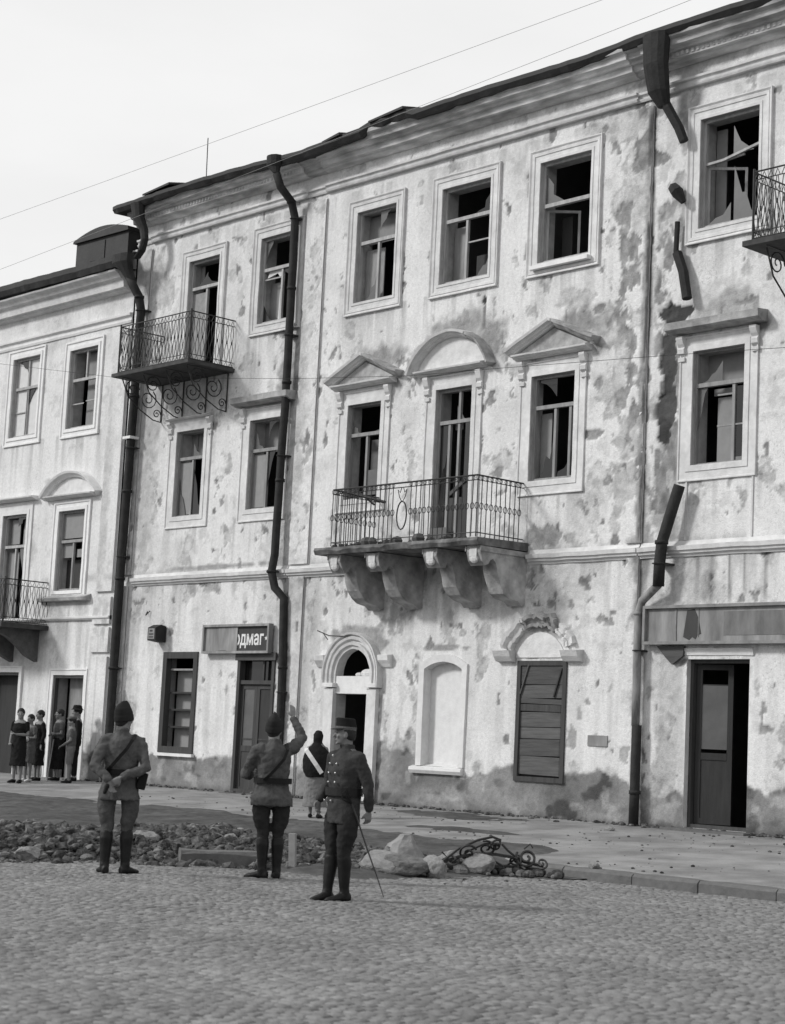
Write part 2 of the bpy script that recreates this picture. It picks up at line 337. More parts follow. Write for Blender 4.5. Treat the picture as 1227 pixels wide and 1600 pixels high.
    for h_ in (HOLES_L if left else HOLES):          # dirty water runs below sills and beside jambs
        if h_[2] < 4: continue
        m = (X > h_[0]-.4) & (X < h_[1]+.4) & (Z < h_[2]-.15) & (Z > h_[2]-1.7); x = X[m]; z = Z[m]
        k = np.exp(-(h_[2]-.2-z)/.7)*sst(.45, .62, vn2.fbm(x*9+h_[0], z*.6, 3))*.30; a[m] = a[m]*(1-k)
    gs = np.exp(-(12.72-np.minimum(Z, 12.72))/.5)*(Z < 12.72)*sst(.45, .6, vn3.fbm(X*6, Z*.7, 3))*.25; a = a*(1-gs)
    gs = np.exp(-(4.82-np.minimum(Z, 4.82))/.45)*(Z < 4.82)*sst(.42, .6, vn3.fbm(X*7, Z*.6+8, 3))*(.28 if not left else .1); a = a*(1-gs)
    for (bx, bz, rx, rz, v, hd, dp) in BLOBS:
        m = (np.abs(X-bx) < rx*2.2) & (np.abs(Z-bz) < rz*2.2)
        if not m.any(): continue
        x = X[m]; z = Z[m]
        dd = np.sqrt(((x-bx)/rx)**2+((z-bz)/rz)**2)+1.5*(vn.fbm(x*6+bx, z*6, 5)-.5)
        wd = .9*(1-hd)+.04
        k = sst(1+wd*.6, 1-wd, dd)
        if hd < .5: k = k*.85
        v = v*.45 if v < .2 else v
        vv = v*(1+.5*(vn2.fbm(x*9, z*9, 3)-.5))
        a[m] = a[m]*(1-k)+k*np.minimum(vv, a[m]); dep[m] = dep[m]+dp*k
    sp = vn2.fbm(X*4.7+9, Z*4.7, 4); a = a*(1-.16*sst(.60, .66, sp)*sst(.42, .6, vn3.fbm(X*.8, Z*.8)))
    return a, dep
def make_wall(name, x0, x1, z0, z1, holes, arches, parent, left=False, st=.036, yoff=0.):
    def cuts(a, b, extra):
        e = sorted({a, b, *[q for q in extra if a < q < b]}); o = []
        for p, q in zip(e, e[1:]):
            n = max(1, int(round((q-p)/st))); o += list(np.linspace(p, q, n, endpoint=False))
        return np.array(o+[b])
    xs = cuts(x0, x1, [q for h in holes for q in h[:2]]); zs = cuts(z0, z1, [q for h in holes for q in h[2:]])
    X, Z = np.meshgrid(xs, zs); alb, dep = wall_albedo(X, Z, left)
    cx = (xs[1:]+xs[:-1])/2; cz = (zs[1:]+zs[:-1])/2; CX, CZ = np.meshgrid(cx, cz); keep = np.ones(CX.shape, bool)
    near = np.zeros(X.shape, bool)
    for h in holes:
        keep &= ~((CX > h[0]) & (CX < h[1]) & (CZ > h[2]) & (CZ < h[3]))
        near |= (X > h[0]-.02) & (X < h[1]+.02) & (Z > h[2]-.02) & (Z < h[3]+.02)
    for (ax, az, ar, ab) in arches:
        keep &= ~(((CX-ax)**2+(CZ-az)**2 < ar**2) & (CZ > ab))
    dep = np.where(near, 0, dep)
    Y = dep+.004*(vn2.fbm(X*3, Z*3)-.5)+yoff
    nx = len(xs); co = np.stack([X, Y, Z], -1).reshape(-1, 3)
    jj, ii = np.nonzero(keep); a = jj*nx+ii; quads = np.stack([a, a+1, a+1+nx, a+nx], -1)
    me = bpy.data.meshes.new(name); me.vertices.add(len(co)); org = Vector(((x0+x1)/2, 0, z0))
    me.vertices.foreach_set('co', (co-np.array(org)).astype(np.float32).ravel())
    me.loops.add(quads.size); me.loops.foreach_set('vertex_index', quads.ravel().astype(np.int32))
    me.polygons.add(len(quads)); me.polygons.foreach_set('loop_start', np.arange(0, quads.size, 4, dtype=np.int32))
    me.update(calc_edges=True)
    at = me.attributes.new('alb', 'FLOAT', 'POINT'); at.data.foreach_set('value', np.clip(alb, .03, .75).ravel().astype(np.float32))
    me.polygons.foreach_set('use_smooth', [True]*len(me.polygons))
    me.materials.append(M_WALL)
    o = bpy.data.objects.new(name, me); COL.objects.link(o); o.parent = parent; o.location = org-ORG[parent]; ORG[o] = org
    return o

HOLES, ARCHES, HOLES_L = [], [], []
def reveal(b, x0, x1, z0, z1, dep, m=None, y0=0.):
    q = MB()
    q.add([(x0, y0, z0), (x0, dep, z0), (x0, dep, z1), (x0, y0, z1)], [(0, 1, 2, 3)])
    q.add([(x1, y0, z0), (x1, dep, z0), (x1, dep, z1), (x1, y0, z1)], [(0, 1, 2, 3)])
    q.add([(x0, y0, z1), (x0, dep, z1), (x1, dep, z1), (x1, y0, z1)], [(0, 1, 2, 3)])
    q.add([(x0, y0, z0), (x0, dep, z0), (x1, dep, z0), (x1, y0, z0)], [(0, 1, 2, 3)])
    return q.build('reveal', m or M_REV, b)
def bars(q, x0, x1, z0, z1, y0, y1, t):
    q.box(x0, x0+t, y0, y1, z0, z1); q.box(x1-t, x1, y0, y1, z0, z1); q.box(x0+t, x1-t, y0, y1, z0, z0+t); q.box(x0+t, x1-t, y0, y1, z1-t, z1)
def sash_mb(wd, z0, z1, t=.045, cross=()):
    q = MB(); bars(q, 0, wd, z0, z1, -.018, .018, t)
    for c in cross: q.box(t, wd-t, -.012, .012, z0+(z1-z0)*c-.014, z0+(z1-z0)*c+.014)
    return q
def window(bld, x0, x1, z0, z1, holes, tr=.68, mull=(.5,), fy=.07, ft=.055, fm=None, dep=.42, panels=(), glass=(), sashes=(), cross=(), name='window', sill=True, rm=None):
    fm = fm or M_FRAME; holes.append((x0, x1, z0, z1)); W, H = x1-x0, z1-z0
    q = MB(); bars(q, x0, x1, z0, z1, fy, fy+.07, ft)
    zt = z0+H*tr if tr else z1-ft
    if tr: q.box(x0+ft, x1-ft, fy-.012, fy+.065, zt-.035, zt+.035)
    for mu in mull:
        u, top = (mu, zt-.035) if not isinstance(mu, tuple) else (mu[0], z0+H*mu[1])
        q.box(x0+W*u-.028, x0+W*u+.028, fy+.004, fy+.06, z0+ft, top)
    for (u0, u1, v) in cross: q.box(x0+W*u0, x0+W*u1, fy+.02, fy+.045, z0+H*v-.014, z0+H*v+.014)
    f = q.build(name, fm, bld)
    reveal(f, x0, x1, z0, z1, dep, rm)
    for (u0, u1, v0, v1, m, y) in panels:
        p = MB(); p.box(x0+W*u0, x0+W*u1, y, y+.02, z0+H*v0, z0+H*v1)
        p.build('blind' if m is M_BLIND else 'inner_panel', m, f)
    for (u0, u1, v0, v1) in glass:
        p = MB(); p.box(x0+W*u0, x0+W*u1, fy+.03, fy+.034, z0+H*v0, z0+H*v1); p.build('pane', M_GLASSD if (u0+v0) % .2 < .1 else M_GLASSP, f)
    zt_ = z0+H*(tr or .62)
    rs = random.Random(int(abs(x0)*100))
    for (ua, ub, va, vb) in ((x0+ft, x0+W*.5, zt_+.03, z1-ft), (x0+W*.5, x1-ft, zt_+.03, z1-ft), (x0+ft, x0+W*.5-.03, z0+ft, zt_-.03), (x0+W*.5+.03, x1-ft, z0+ft, zt_-.03)):
        if rs.random() < .35: continue
        cxn, czn = rs.choice(((ua, va, 1, 1), (ub, va, -1, 1), (ua, vb, 1, -1), (ub, vb, -1, -1))), None
        px_, pz_, sx_, sz_ = cxn; lx, lz = (ub-ua)*rs.uniform(.4, 1.), (vb-va)*rs.uniform(.3, .9)
        pl = [(px_, pz_), (px_+sx_*lx, pz_), (px_+sx_*lx*rs.uniform(.6, .95), pz_+sz_*lz*.15), (px_+sx_*lx*rs.uniform(.35, .6), pz_+sz_*lz*rs.uniform(.2, .5)), (px_+sx_*lx*rs.uniform(.2, .4), pz_+sz_*lz*rs.uniform(.4, .7)), (px_, pz_+sz_*lz)]
        p = MB(); p.prismy(pl, fy+.03, fy+.033); p.build('pane', M_GLASSD if rs.random() < .5 else M_GLASSP, f)
    for (u, wd, v0, v1, ang, cr) in sashes:
        p = sash_mb(W*wd, z0+H*v0, z0+H*v1, cross=cr)
        Mx = Matrix.Translation((x0+W*u, fy+.09, 0)) @ Matrix.Rotation(R_(ang), 4, 'Z')
        p.v = [tuple(Mx @ Vector(c)) for c in p.v]; p.build('sash', fm, f)
    return f
# moulded surrounds: closed path runs clockwise so that 'left' points outwards
def rect_path(x0, x1, z0, z1): return [(x0, z0), (x0, z1), (x1, z1), (x1, z0)]
PROF3 = [(0, 0.0), (0, -.03), (.05, -.032), (.06, -.018), (.13, -.02), (.14, -.036), (.19, -.042), (.20, -.028), (.232, -.055), (.25, -.055), (.252, 0)]
PROF2 = [(0, 0), (0, -.03), (.10, -.03), (.105, -.015), (.23, -.016), (.24, -.035), (.262, -.035), (.264, 0)]
def surround(f, x0, x1, z0, z1, prof, m=None, k=1.):
    q = MB(); q.sweep(rect_path(x0, x1, z0, z1), [(o*k, y) for o, y in prof], closed=True)
    return q.build('surround', m or M_TRIM, f)
CORN = [(0, 0), (0, -.07), (.015, -.09), (.022, -.14), (.045, -.17), (.055, -.21), (.085, -.22), (.10, -.02), (.105, 0)]
RAKE = [(0, 0), (.0, -.10), (.022, -.12), (.03, -.16), (.06, -.185), (.07, -.23), (.115, -.245), (.13, -.03), (.135, 0)]
def consoles(f, x0, x1, zt, zb):
    for xa, xb in ((x0-.30, x0-.14), (x1+.14, x1+.30)):
        q = MB(); q.prismx([(-.02, zb), (-.07, zb+.04), (-.08, zb+.11), (-.05, zb+.15), (-.09, zb+.2), (-.13, zt-.04), (-.13, zt), (-.02, zt)], xa+.01, xb-.02)
        q.box(xa+.01, xb-.02, -.05, -.02, zb-.09, zb-.02); q.build('console', M_TRIM, f)
def tymp(f, poly, m=None):
    q = MB(); q.prismy(poly, -.04, -.002); q.build('tympanum', m or M_TRIM, f)
def hood_base(f, xa, xb, z, m=None):
    q = MB(); q.sweep([(xa, z), (xb, z)], CORN); q.build('hood_cornice', m or M_TRIM, f)
def pediment(f, xa, xb, z, apex, m=None):
    hood_base(f, xa+.13, xb-.13, z, None); c = (xa+xb)/2; z1 = z+.15
    q = MB(); q.sweep([(xa, z1-.06), (c, apex-.14), (c+.02, apex-.15)], RAKE, jit=.006); q.build('raking_cornice', M_TRIM, f)
    q = MB(); q.sweep([(c+.02, apex-.15), (c+(xb-c)*.5, (apex-.14+z1-.06)/2+.01), (xb, z1-.06)], RAKE, jit=.014, seg=.15); q.build('raking_cornice', M_HOOD, f, label='soot-stained broken right slope of the gable')
    tymp(f, [(xa+.2, z1-.01), (c, apex-.17), (xb-.2, z1-.01)], M_HOOD)  # dark stucco paints in the triangular shade inside the gable
def arch_ped(f, cx, z, half, rise, m=None, prof=RAKE, a_in=0, base=True):
    if base: hood_base(f, cx-half+.1, cx+half-.1, z)
    z1 = z+(.13 if base else 0); Rr = (half*half+rise*rise)/(2*rise); cz = z1+rise-Rr; t = math.degrees(math.asin(min(1, half/Rr)))
    if rise > half: t = 180-t
    pth = [(cx+Rr*math.sin(R_(t*(-1+2*i/18))), cz+Rr*math.cos(R_(t*(-1+2*i/18)))) for i in range(19)]
    k_ = 12 if m is None else 18
    q = MB(); q.sweep([(a, b-.13) for a, b in pth[:k_+1]], prof, jit=.006); o = q.build('arched_cornice', m or M_TRIM, f)
    if k_ < 18: q = MB(); q.sweep([(a, b-.13) for a, b in pth[k_:]], prof, jit=.012, seg=.12); q.build('arched_cornice', M_HOOD, f, label='soot-blackened right part of the arch')
    tymp(f, [(a, min(b-.12, 99)) for a, b in pth if b > z1], M_TRIM)
    return o

# ================================================================== main building
MAIN = thing('apartment_building', (-25, 0, .3), 'long three-storey townhouse with peeling plaster and a central balcony on four stone corbels', 'building')
X0, X1 = -34.75, -11.0
DG, BG = M_GLASSD, M_BLIND
# third storey
def top_win(x0, x1, **k):
    f = window(MAIN, x0, x1, 10.33, 12.22, HOLES, **k); surround(f, x0, x1, 10.33, 12.22, PROF3); return f
top_win(-27.05, -25.89, tr=.66, mull=(.5,), fm=M_FRAME, ft=.045, panels=[(0, 1, .68, .98, BG, .33), (.02, .5, .05, .6, M_FRAMEG, .25)])
top_win(-24.59, -23.29, tr=.66, mull=(.47,), cross=((.5, .97, .4),), panels=[(.05, .30, .03, .62, M_SIGNG, .30), (.45, .7, .03, .3, M_DOOR, .4)])
f = top_win(-22.04, -20.81, tr=.57, mull=(), sashes=[(.03, .5, .03, .55, 42, ())], panels=[(.1, .3, .03, .5, M_DOOR, .5)])
q = MB(); q.box(-22.12, -20.74, -.14, 0, 10.20, 10.27); q.build('sill', M_TRIMW, f)
f = top_win(-18.40, -17.20, tr=None, mull=(), sashes=[(.03, .55, .03, .58, 38, ()), ], panels=[(.02, .2, .03, .95, M_BLIND, .40)])
q = MB(); q.tube([(-18.36, .1, 11.45), (-18.0, .11, 11.47), (-17.22, .1, 11.62)], .03, 4); q.tube([(-18.3, .14, 11.44), (-17.6, .14, 11.5)], .022, 4); q.build('transom', M_FRAME, f, label='sagging broken transom bar')
f = top_win(-30.15, -28.96, tr=.63, mull=(.55, .78), fm=M_FRAME, panels=[(.02, .3, .04, .5, M_BLIND, .3)], cross=((.03, .5, .52),))
q = MB(); q.add([(-29.62, .12, 10.4), (-29.5, .12, 10.4), (-29.46, .12, 11.35), (-29.52, .12, 11.5), (-29.95, .12, 11.52), (-30.05, .12, 11.35), (-29.7, .12, 11.42), (-29.56, .12, 11.25), (-29.6, .12, 10.9)], [(0, 1, 2, 3, 4, 5, 6, 7, 8)])
q.build('torn_curtain', M_WHITE, f)
# balcony door of the third storey
f = window(MAIN, -32.72, -31.60, 9.50, 12.13, HOLES, tr=.76, mull=(.52,), fm=M_FRAME, name='balcony_door', panels=[(.05, .5, .02, .72, M_PALEC, .12), (.6, .78, .02, .66, M_FRAMEG, .3), (.02, .14, .78, .98, M_BLIND, .3)])
q = MB(); q.sweep([(-32.72, 9.5), (-32.72, 12.13), (-31.60, 12.13), (-31.60, 9.5)], PROF3); q.build('surround', M_TRIM, f)
# second storey
def mid_win(x0, x1, hood, **k):
    f = window(MAIN, x0, x1, 6.33, 8.24, HOLES, **k)
    q = MB(); q.sweep(rect_path(x0, x1, 6.33, 8.24), PROF2, closed=True, jit=.003); q.build('surround', M_TRIM, f)
    c = (x0+x1)/2
    if hood == 'gable':
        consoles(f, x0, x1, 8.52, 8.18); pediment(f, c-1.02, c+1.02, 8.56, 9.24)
    elif hood == 'flat':
        consoles(f, x0, x1, 8.50, 8.18)
        q = MB(); q.sweep([(x0-.42, 8.55), (x1+.42, 8.55)], [(0, 0), (0, -.16), (.02, -.18), (.03, -.24), (.05, -.27), (.17, -.28), (.2, -.02), (.2, 0)]); q.build('hood_cornice', M_HOOD, f)
    elif hood == 'broken':
        consoles(f, x0, x1, 8.46, 8.18)
        q = MB(); q.sweep([(x0-.34, 8.5), (x1+.2, 8.5)], [(0, 0), (0, -.1), (.03, -.14), (.06, -.1), (.07, 0)]); q.build('hood_cornice', M_TRIM, f, label='hood ledge broken back to a thin lip')
    return f
mid_win(-27.04, -26.06, 'gable', fm=M_FRAMEG, mull=(.52,), dep=.36, ft=.035, panels=[(.30, .6, .30, .65, M_ROOM, .40)], glass=((.55, .95, .04, .30),))
mid_win(-22.06, -21.02, 'gable', tr=.70, mull=(.5, .84), dep=.30, fm=M_FRAMEG, panels=[(.03, .28, .03, .66, M_BLIND, .25)])
mid_win(-18.43, -17.39, 'flat', tr=.70, mull=(.74,), dep=.40, ft=.035, fm=M_FRAMEG, cross=((.42, .72, .60), (.42, .72, .33), (.76, .97, .33)), panels=[(0, 1, .72, 1.0, BG, .40), (.28, .98, .02, .60, BG, .30), (.2, .98, .62, .68, BG, .30)], glass=((.78, .96, .05, .66),))
mid_win(-32.78, -31.78, 'broken', tr=.68, mull=(.52,), dep=.40, ft=.035, fm=M_FRAMEG, panels=[(0, .22, .7, 1, BG, .40), (.24, 1, .7, 1, BG, .41), (.03, .49, .03, .64, BG, .12)])
mid_win(-30.17, -29.15, 'flat', tr=.66, mull=(.5,), dep=.40, ft=.035, fm=M_FRAMEG, panels=[(0, 1, .67, 1, BG, .40), (.03, .40, .03, .62, BG, .13)])
# balcony door of the second storey with its arched hood
f = window(MAIN, -24.52, -23.56, 5.30, 8.27, HOLES, tr=.785, mull=(.32, (.58, .98)), fm=M_FRAMEG, name='balcony_door', dep=.4, ft=.06, panels=[(.36, .56, .74, .78, M_FRAMEG, .2), (.78, .96, .03, .77, M_WOODV, .06), (.34, .80, .03, .30, M_WOODV, .1)])
q = MB(); q.tube([(-24.15, .1, 6.25), (-23.7, .06, 6.5)], .045, 4); q.build('loose_board', M_WOOD, f)
q = MB(); q.sweep([(-24.52, 5.3), (-24.52, 8.27), (-23.56, 8.27), (-23.56, 5.3)], PROF2); q.build('surround', M_TRIM, f)
consoles(f, -24.52, -23.56, 8.52, 8.16); arch_ped(f, -24.1, 8.56, 1.0, .68)

# ground storey: arched street door
ax, az, ar = -26.475, 2.87, .50
HOLES.append((-26.99, -25.97, .30, 2.87)); ARCHES.append((ax, az, ar+.03, 2.8))
q = MB(); q.sweep([(ax-ar, 2.62)]+[(a, b) for a, b in arc(ax, az, ar, 180, 0, 20)]+[(ax+ar, 2.62)], [(-.004, .16), (-.004, -.05), (.05, -.06), (.07, -.10), (.12, -.11), (.13, -.06), (.16, -.055), (.18, -.11), (.23, -.12), (.25, -.08), (.275, -.14), (.31, -.15), (.32, 0)], seg=.2, jit=.004)
dr = q.build('street_door_arch', M_TRIM, MAIN)
for s in (-1, 1):
    q = MB(); xa = ax+s*.62; q.box(xa-.13, xa+.13, -.10, 0, .40, 2.60)
    q.box(xa-.16, xa+.16, -.15, 0, 2.62, 2.70); q.build('door_pier', M_TRIM, dr)
    q = MB(); xb = ax+s*.93; q.prismx([(0, 3.0), (-.04, 3.02), (-.08, 3.08), (-.13, 3.14), (-.15, 3.24), (0, 3.26)], xb-.14, xb+.14); q.build('impost', M_TRIM if s < 0 else M_TRIMW, dr)
q = MB(); q.box(-27.0, -25.96, -.03, .38, 2.50, 2.84); q.build('lintel', M_TRIMW, dr)
q = MB(); q.add([(-26.98, 0, .42), (-26.98, .26, .42), (-26.98, .26, 2.5), (-26.98, 0, 2.5)], [(0, 1, 2, 3)]); q.add([(-25.98, 0, .42), (-25.98, .26, .42), (-25.98, .26, 2.5), (-25.98, 0, 2.5)], [(0, 1, 2, 3)])
q.build('reveal', M_REV, dr)
q = MB(); q.box(-27.05, -25.9, -.28, .55, .36, .47); q.build('doorstep', M_KERB, dr)
q = MB(); q.ell((-26.2, .12, 2.9), .2, .1, .09, 8, 6); q.ell((-26.42, .1, 2.87), .1, .08, .05, 8, 6); q.build('plaster_rubble', M_TRIM, dr)
q = MB(); q.box(-26.5, -25.99, .58, .63, .47, 2.5)
for zz in (.6, 1.5): q.box(-26.42, -26.08, .565, .58, zz, zz+.75)
q.build('door_leaf', M_DOOR, dr)
q = MB(); q.tube([(-27.35, -.25, 3.72), (-27.05, -.2, 3.62), (-26.5, -.1, 3.60)], .012, 5); q.tube([(-27.2, -.22, 3.66), (-27.08, -.2, 3.54)], .01, 5); q.build('bent_iron_hook', M_IRON, dr)
# blind niche
HOLES.append((-24.48, -23.52, 1.20, 2.98)); NR = (.48**2+.13**2)/(2*.13); ARCHES.append((-24.0, 3.11-NR, NR, 2.98))
q = MB(); npts = [(-24.48, 1.20)]+[(-24.0+.49*(-1+2*i/10), 3.11-NR+math.sqrt(max(0, NR*NR-(.48*(-1+2*i/10))**2))) for i in range(11)]+[(-23.52, 1.20)]
q.sweep(npts, [(-.003, .26), (0, -.02), (.005, -.035), (.14, -.04), (.15, 0)], jit=.003); nic = q.build('blind_niche', M_TRIMW, MAIN)
q = MB(); q.box(-24.6, -23.4, .16, .2, 1.1, 3.2); q.build('niche_back', M_TRIMW, nic)
q = MB(); q.prismx([(.2, 1.05), (-.05, 1.06), (-.09, 1.12), (-.085, 1.17), (.2, 1.25)], -24.74, -23.38); q.build('sill', M_TRIMW, nic)
# boarded window with broken arched hood
bx0, bx1, bz0, bz1 = -22.13, -20.97, 1.03, 3.13
HOLES.append((bx0, bx1, bz0, bz1))
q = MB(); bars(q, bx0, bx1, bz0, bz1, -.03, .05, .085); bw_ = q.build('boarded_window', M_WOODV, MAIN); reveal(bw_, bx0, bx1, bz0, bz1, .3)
zz = bz0+.12; hs = [.33, .30, .20, .27, .13, .10, .24, .52]
for i, hh in enumerate(hs):
    q = MB(); zt = min(zz+hh-.012, bz1-.09); y = random.uniform(-.012, .015); t = random.uniform(-.012, .012)
    q.add([(bx0+.07, y, zz+t), (bx1-.08-.06*(i < 5), y, zz-t), (bx1-.08-.06*(i < 5), y, zt-t), (bx0+.07, y, zt+t), (bx0+.07, y+.025, zz+t), (bx1-.08, y+.025, zz-t), (bx1-.08, y+.025, zt-t), (bx0+.07, y+.025, zt+t)],
      [(0, 1, 2, 3), (4, 7, 6, 5), (0, 4, 5, 1), (3, 2, 6, 7), (0, 3, 7, 4), (1, 5, 6, 2)])
    o = q.build('board', M_WOOD if i in (5,) else (M_WOODV if i == 4 else mat('plank_wood_%s' % 'abc'[i % 3], (.085, .07, .10)[i % 3], .85, .4, 12, .4, 40, stretch=(.15, 1, 1.5))), bw_); zz += hh
q = MB(); q.box(bx0+.02, bx1-.02, .06, .08, bz0+.02, bz1-.02); q.build('backing_board', M_DOOR, bw_)
q = MB(); q.tube([(-21.85, -.02, 3.08), (-22.04, -.02, 2.55)], .018, 4); q.build('loose_lath', M_WOOD, bw_)
q = MB(); q.tube([(-21.08, -.02, 3.0), (-21.25, -.02, 2.5)], .018, 4); q.build('loose_lath', M_DOOR, bw_)
for (a0, a1, mm, ph) in ((158, 118, M_TRIM, 1.), (120, 84, M_HOOD, 1.), (88, 60, M_HOOD, .75), (62, 30, M_TRIM, .55)):
    q = MB(); q.sweep([(a+random.uniform(-.02, .02), b+random.uniform(-.02, .02)) for a, b in arc(-21.6, 3.03, .70, a0, a1, 7)], [(0, 0), (0, -.10*ph), (.05, -.12*ph), (.06, -.06*ph), (.12, -.07*ph), (.14, -.15*ph), (.2, -.17*ph), (.22, 0)], jit=.016, seg=.09); q.build('broken_hood', mm, bw_)
q = MB(); q.prismy([(a, b) for a, b in arc(-21.6, 3.03, .60, 165, 15, 12)], -.02, 0); q.build('tympanum', M_TRIM, bw_)
for i, (xa, xb) in enumerate(((-22.6, -22.2), (-21.0, -20.62))):
    q = MB(); q.prismx([(0, 3.1), (-.1, 3.12), (-.16, 3.2), (-.2, 3.3), (0, 3.32)], xa, xb); q.build('hood_stub', M_TRIM, bw_)
# shop window and shop door on the left
q = MB(); x0, x1, z0, z1 = -32.76, -31.51, 1.16, 3.34; HOLES.append((x0, x1, z0, z1)); bars(q, x0, x1, z0, z1, -.03, .12, .14)
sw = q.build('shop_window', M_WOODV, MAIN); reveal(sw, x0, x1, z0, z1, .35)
q = MB(); q.box(x0+.14, x1-.14, .30, .32, z0+.1, z1-.34); q.build('inner_panel', M_BLIND, sw)
for v in (.26, .43, .60, .83):
    q = MB(); zz = z0+(z1-z0)*v; q.box(x0+.14, x1-.14, .10, .29, zz-.025, zz+.015); q.build('shelf', M_DOOR if v < .8 else M_FRAMEG, sw)
q = MB(); q.box(x0-.06, x1+.05, -.08, 0, z0-.07, z0-.005); q.build('sill', M_TRIMW, sw)
x0, x1, z0, z1 = -30.11, -28.89, .42, 3.26; HOLES.append((x0, x1, z0, z1))
q = MB(); bars(q, x0, x1, z0, z1, -.03, .12, .09); q.box(x0+.09, x1-.09, .0, .1, 2.66, 2.74); q.box(-29.34, -29.29, .03, .08, 2.74, z1-.09); sdr = q.build('shop_door', M_WOODV, MAIN); reveal(sdr, x0, x1, z0, z1, .35)
q = MB(); q.box(-30.16, -28.84, -.06, -.02, 3.15, 3.31); q.build('door_head', M_WOOD, sdr)
for i in range(2):
    xa = x0+.09+i*.52; q = MB(); bars(q, xa, xa+.515, z0+.05, 2.65, .05, .10, .085); q.box(xa+.08, xa+.43, .05, .1, 1.28, 1.40); q.box(xa+.08, xa+.43, .06, .09, 1.52, 1.55); lf = q.build('door_leaf', M_WOODV, sdr)
    q = MB(); q.box(xa+.085, xa+.43, .07, .075, 1.40, 2.57); q.build('pane', M_GLASSP if i == 0 else M_DOOR, sdr)
    q = MB(); q.box(xa+.085, xa+.43, .065, .085, z0+.13, 1.28); q.build('lower_panel', M_WOODV, sdr)
q = MB(); q.box(x0, x1, .13, .14, 2.74, 3.2); q.build('pane', M_GLASSD, sdr)
q = MB(); q.box(x0-.05, x1+.05, -.3, .1, .34, .43); q.build('doorstep', M_KERB, sdr)
# open shop doorway on the right
x0, x1, z0, z1 = -18.40, -17.17, .46, 3.15; HOLES.append((x0, x1, z0, z1))
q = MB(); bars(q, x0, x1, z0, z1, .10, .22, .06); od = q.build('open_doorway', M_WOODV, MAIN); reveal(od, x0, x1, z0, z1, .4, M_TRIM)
q = MB(); bars(q, 0, .62, z0+.07, z1-.07, -.025, .025, .09); q.box(.08, .54, -.025, .025, 1.55, 1.66); q.box(.08, .54, -.012, .012, 2.74, 2.76)
Mx = Matrix.Translation((x0+.07, .2, 0)) @ Matrix.Rotation(R_(16), 4, 'Z'); q.v = [tuple(Mx @ Vector(c)) for c in q.v]; lf = q.build('door_leaf', M_DOOR, od)
for zz0, zz1, mm in ((z0+.16, 1.55, M_DOOR), (1.72, 2.74, M_GLASSP)):
    q = MB(); q.box(.09, .53, -.012, .008, zz0, zz1); q.v = [tuple(Mx @ Vector(c)) for c in q.v]; q.build('lower_panel' if mm is M_DOOR else 'pane', mm, od)
q = MB(); q.box(0, .5, -.02, .02, z0+.07, z1-.5); Mx = Matrix.Translation((x1-.07, .2, 0)) @ Matrix.Rotation(R_(112), 4, 'Z'); q.v = [tuple(Mx @ Vector(c)) for c in q.v]; q.build('door_leaf', M_DOOR, od, label='inner door leaf folded back into the dark')
q = MB(); q.sweep([(x0-.05, z1+.06), (x1+.08, z1+.06)], [(0, 0), (0, -.02), (.05, -.03), (.09, -.05), (.11, -.05), (.115, 0)], jit=.006); q.build('surround', M_TRIMW, od)
q = MB(); q.box(x0-.2, x1+.2, -.34, .4, .36, .455); q.build('doorstep', M_KERB, od)
q = MB(); q.prismy([(-18.98, 3.36), (-18.42, 3.36), (-18.44, 3.2), (-18.66, 3.06), (-18.80, 3.18)], -.07, -.02); q.build('broken_board', M_WOOD, od)

# pilasters, string course, band, cornice
def pil(x0, x1, z0, z1, m=None, y=-.055):
    q = MB(); n = int((z1-z0)/.35)
    for i in range(n):
        a = z0+(z1-z0)*i/n; b = z0+(z1-z0)*(i+1)/n
    return q
def strip(name, x0, x1, z0, z1, y, parent, holes=()):
    """a shallow projecting strip of wall with the same weathered plaster"""
    o = make_wall(name, x0, x1, z0, z1, [], [], parent, yoff=-y)
    q = MB(); q.box(x0+.002, x1-.002, -y+.03, .03, z0, z1-.003); q.build(name+'_return', M_TRIM, o); return o
wall_main = make_wall('wall', X0, X1, .05, 13.9, HOLES, ARCHES, MAIN)
for (a, b, zb, zt) in ((-34.72, -34.2, 5.1, 12.7), (-28.62, -28.02, 5.1, 12.72), (-19.75, -19.42, 5.1, 12.72), (-34.70, -34.25, .4, 4.85), (-28.55, -28.1, .4, 4.85), (-19.72, -19.44, .4, 4.85)):
    strip('pilaster', a, b, zb, zt, .05, MAIN)
q = MB(); q.box(-18.52, -18.49, -.02, .01, 5.1, 6.1); q.box(-17.20, -17.17, -.02, .01, 5.1, 6.1); q.build('raised_joint', M_TRIM, MAIN)
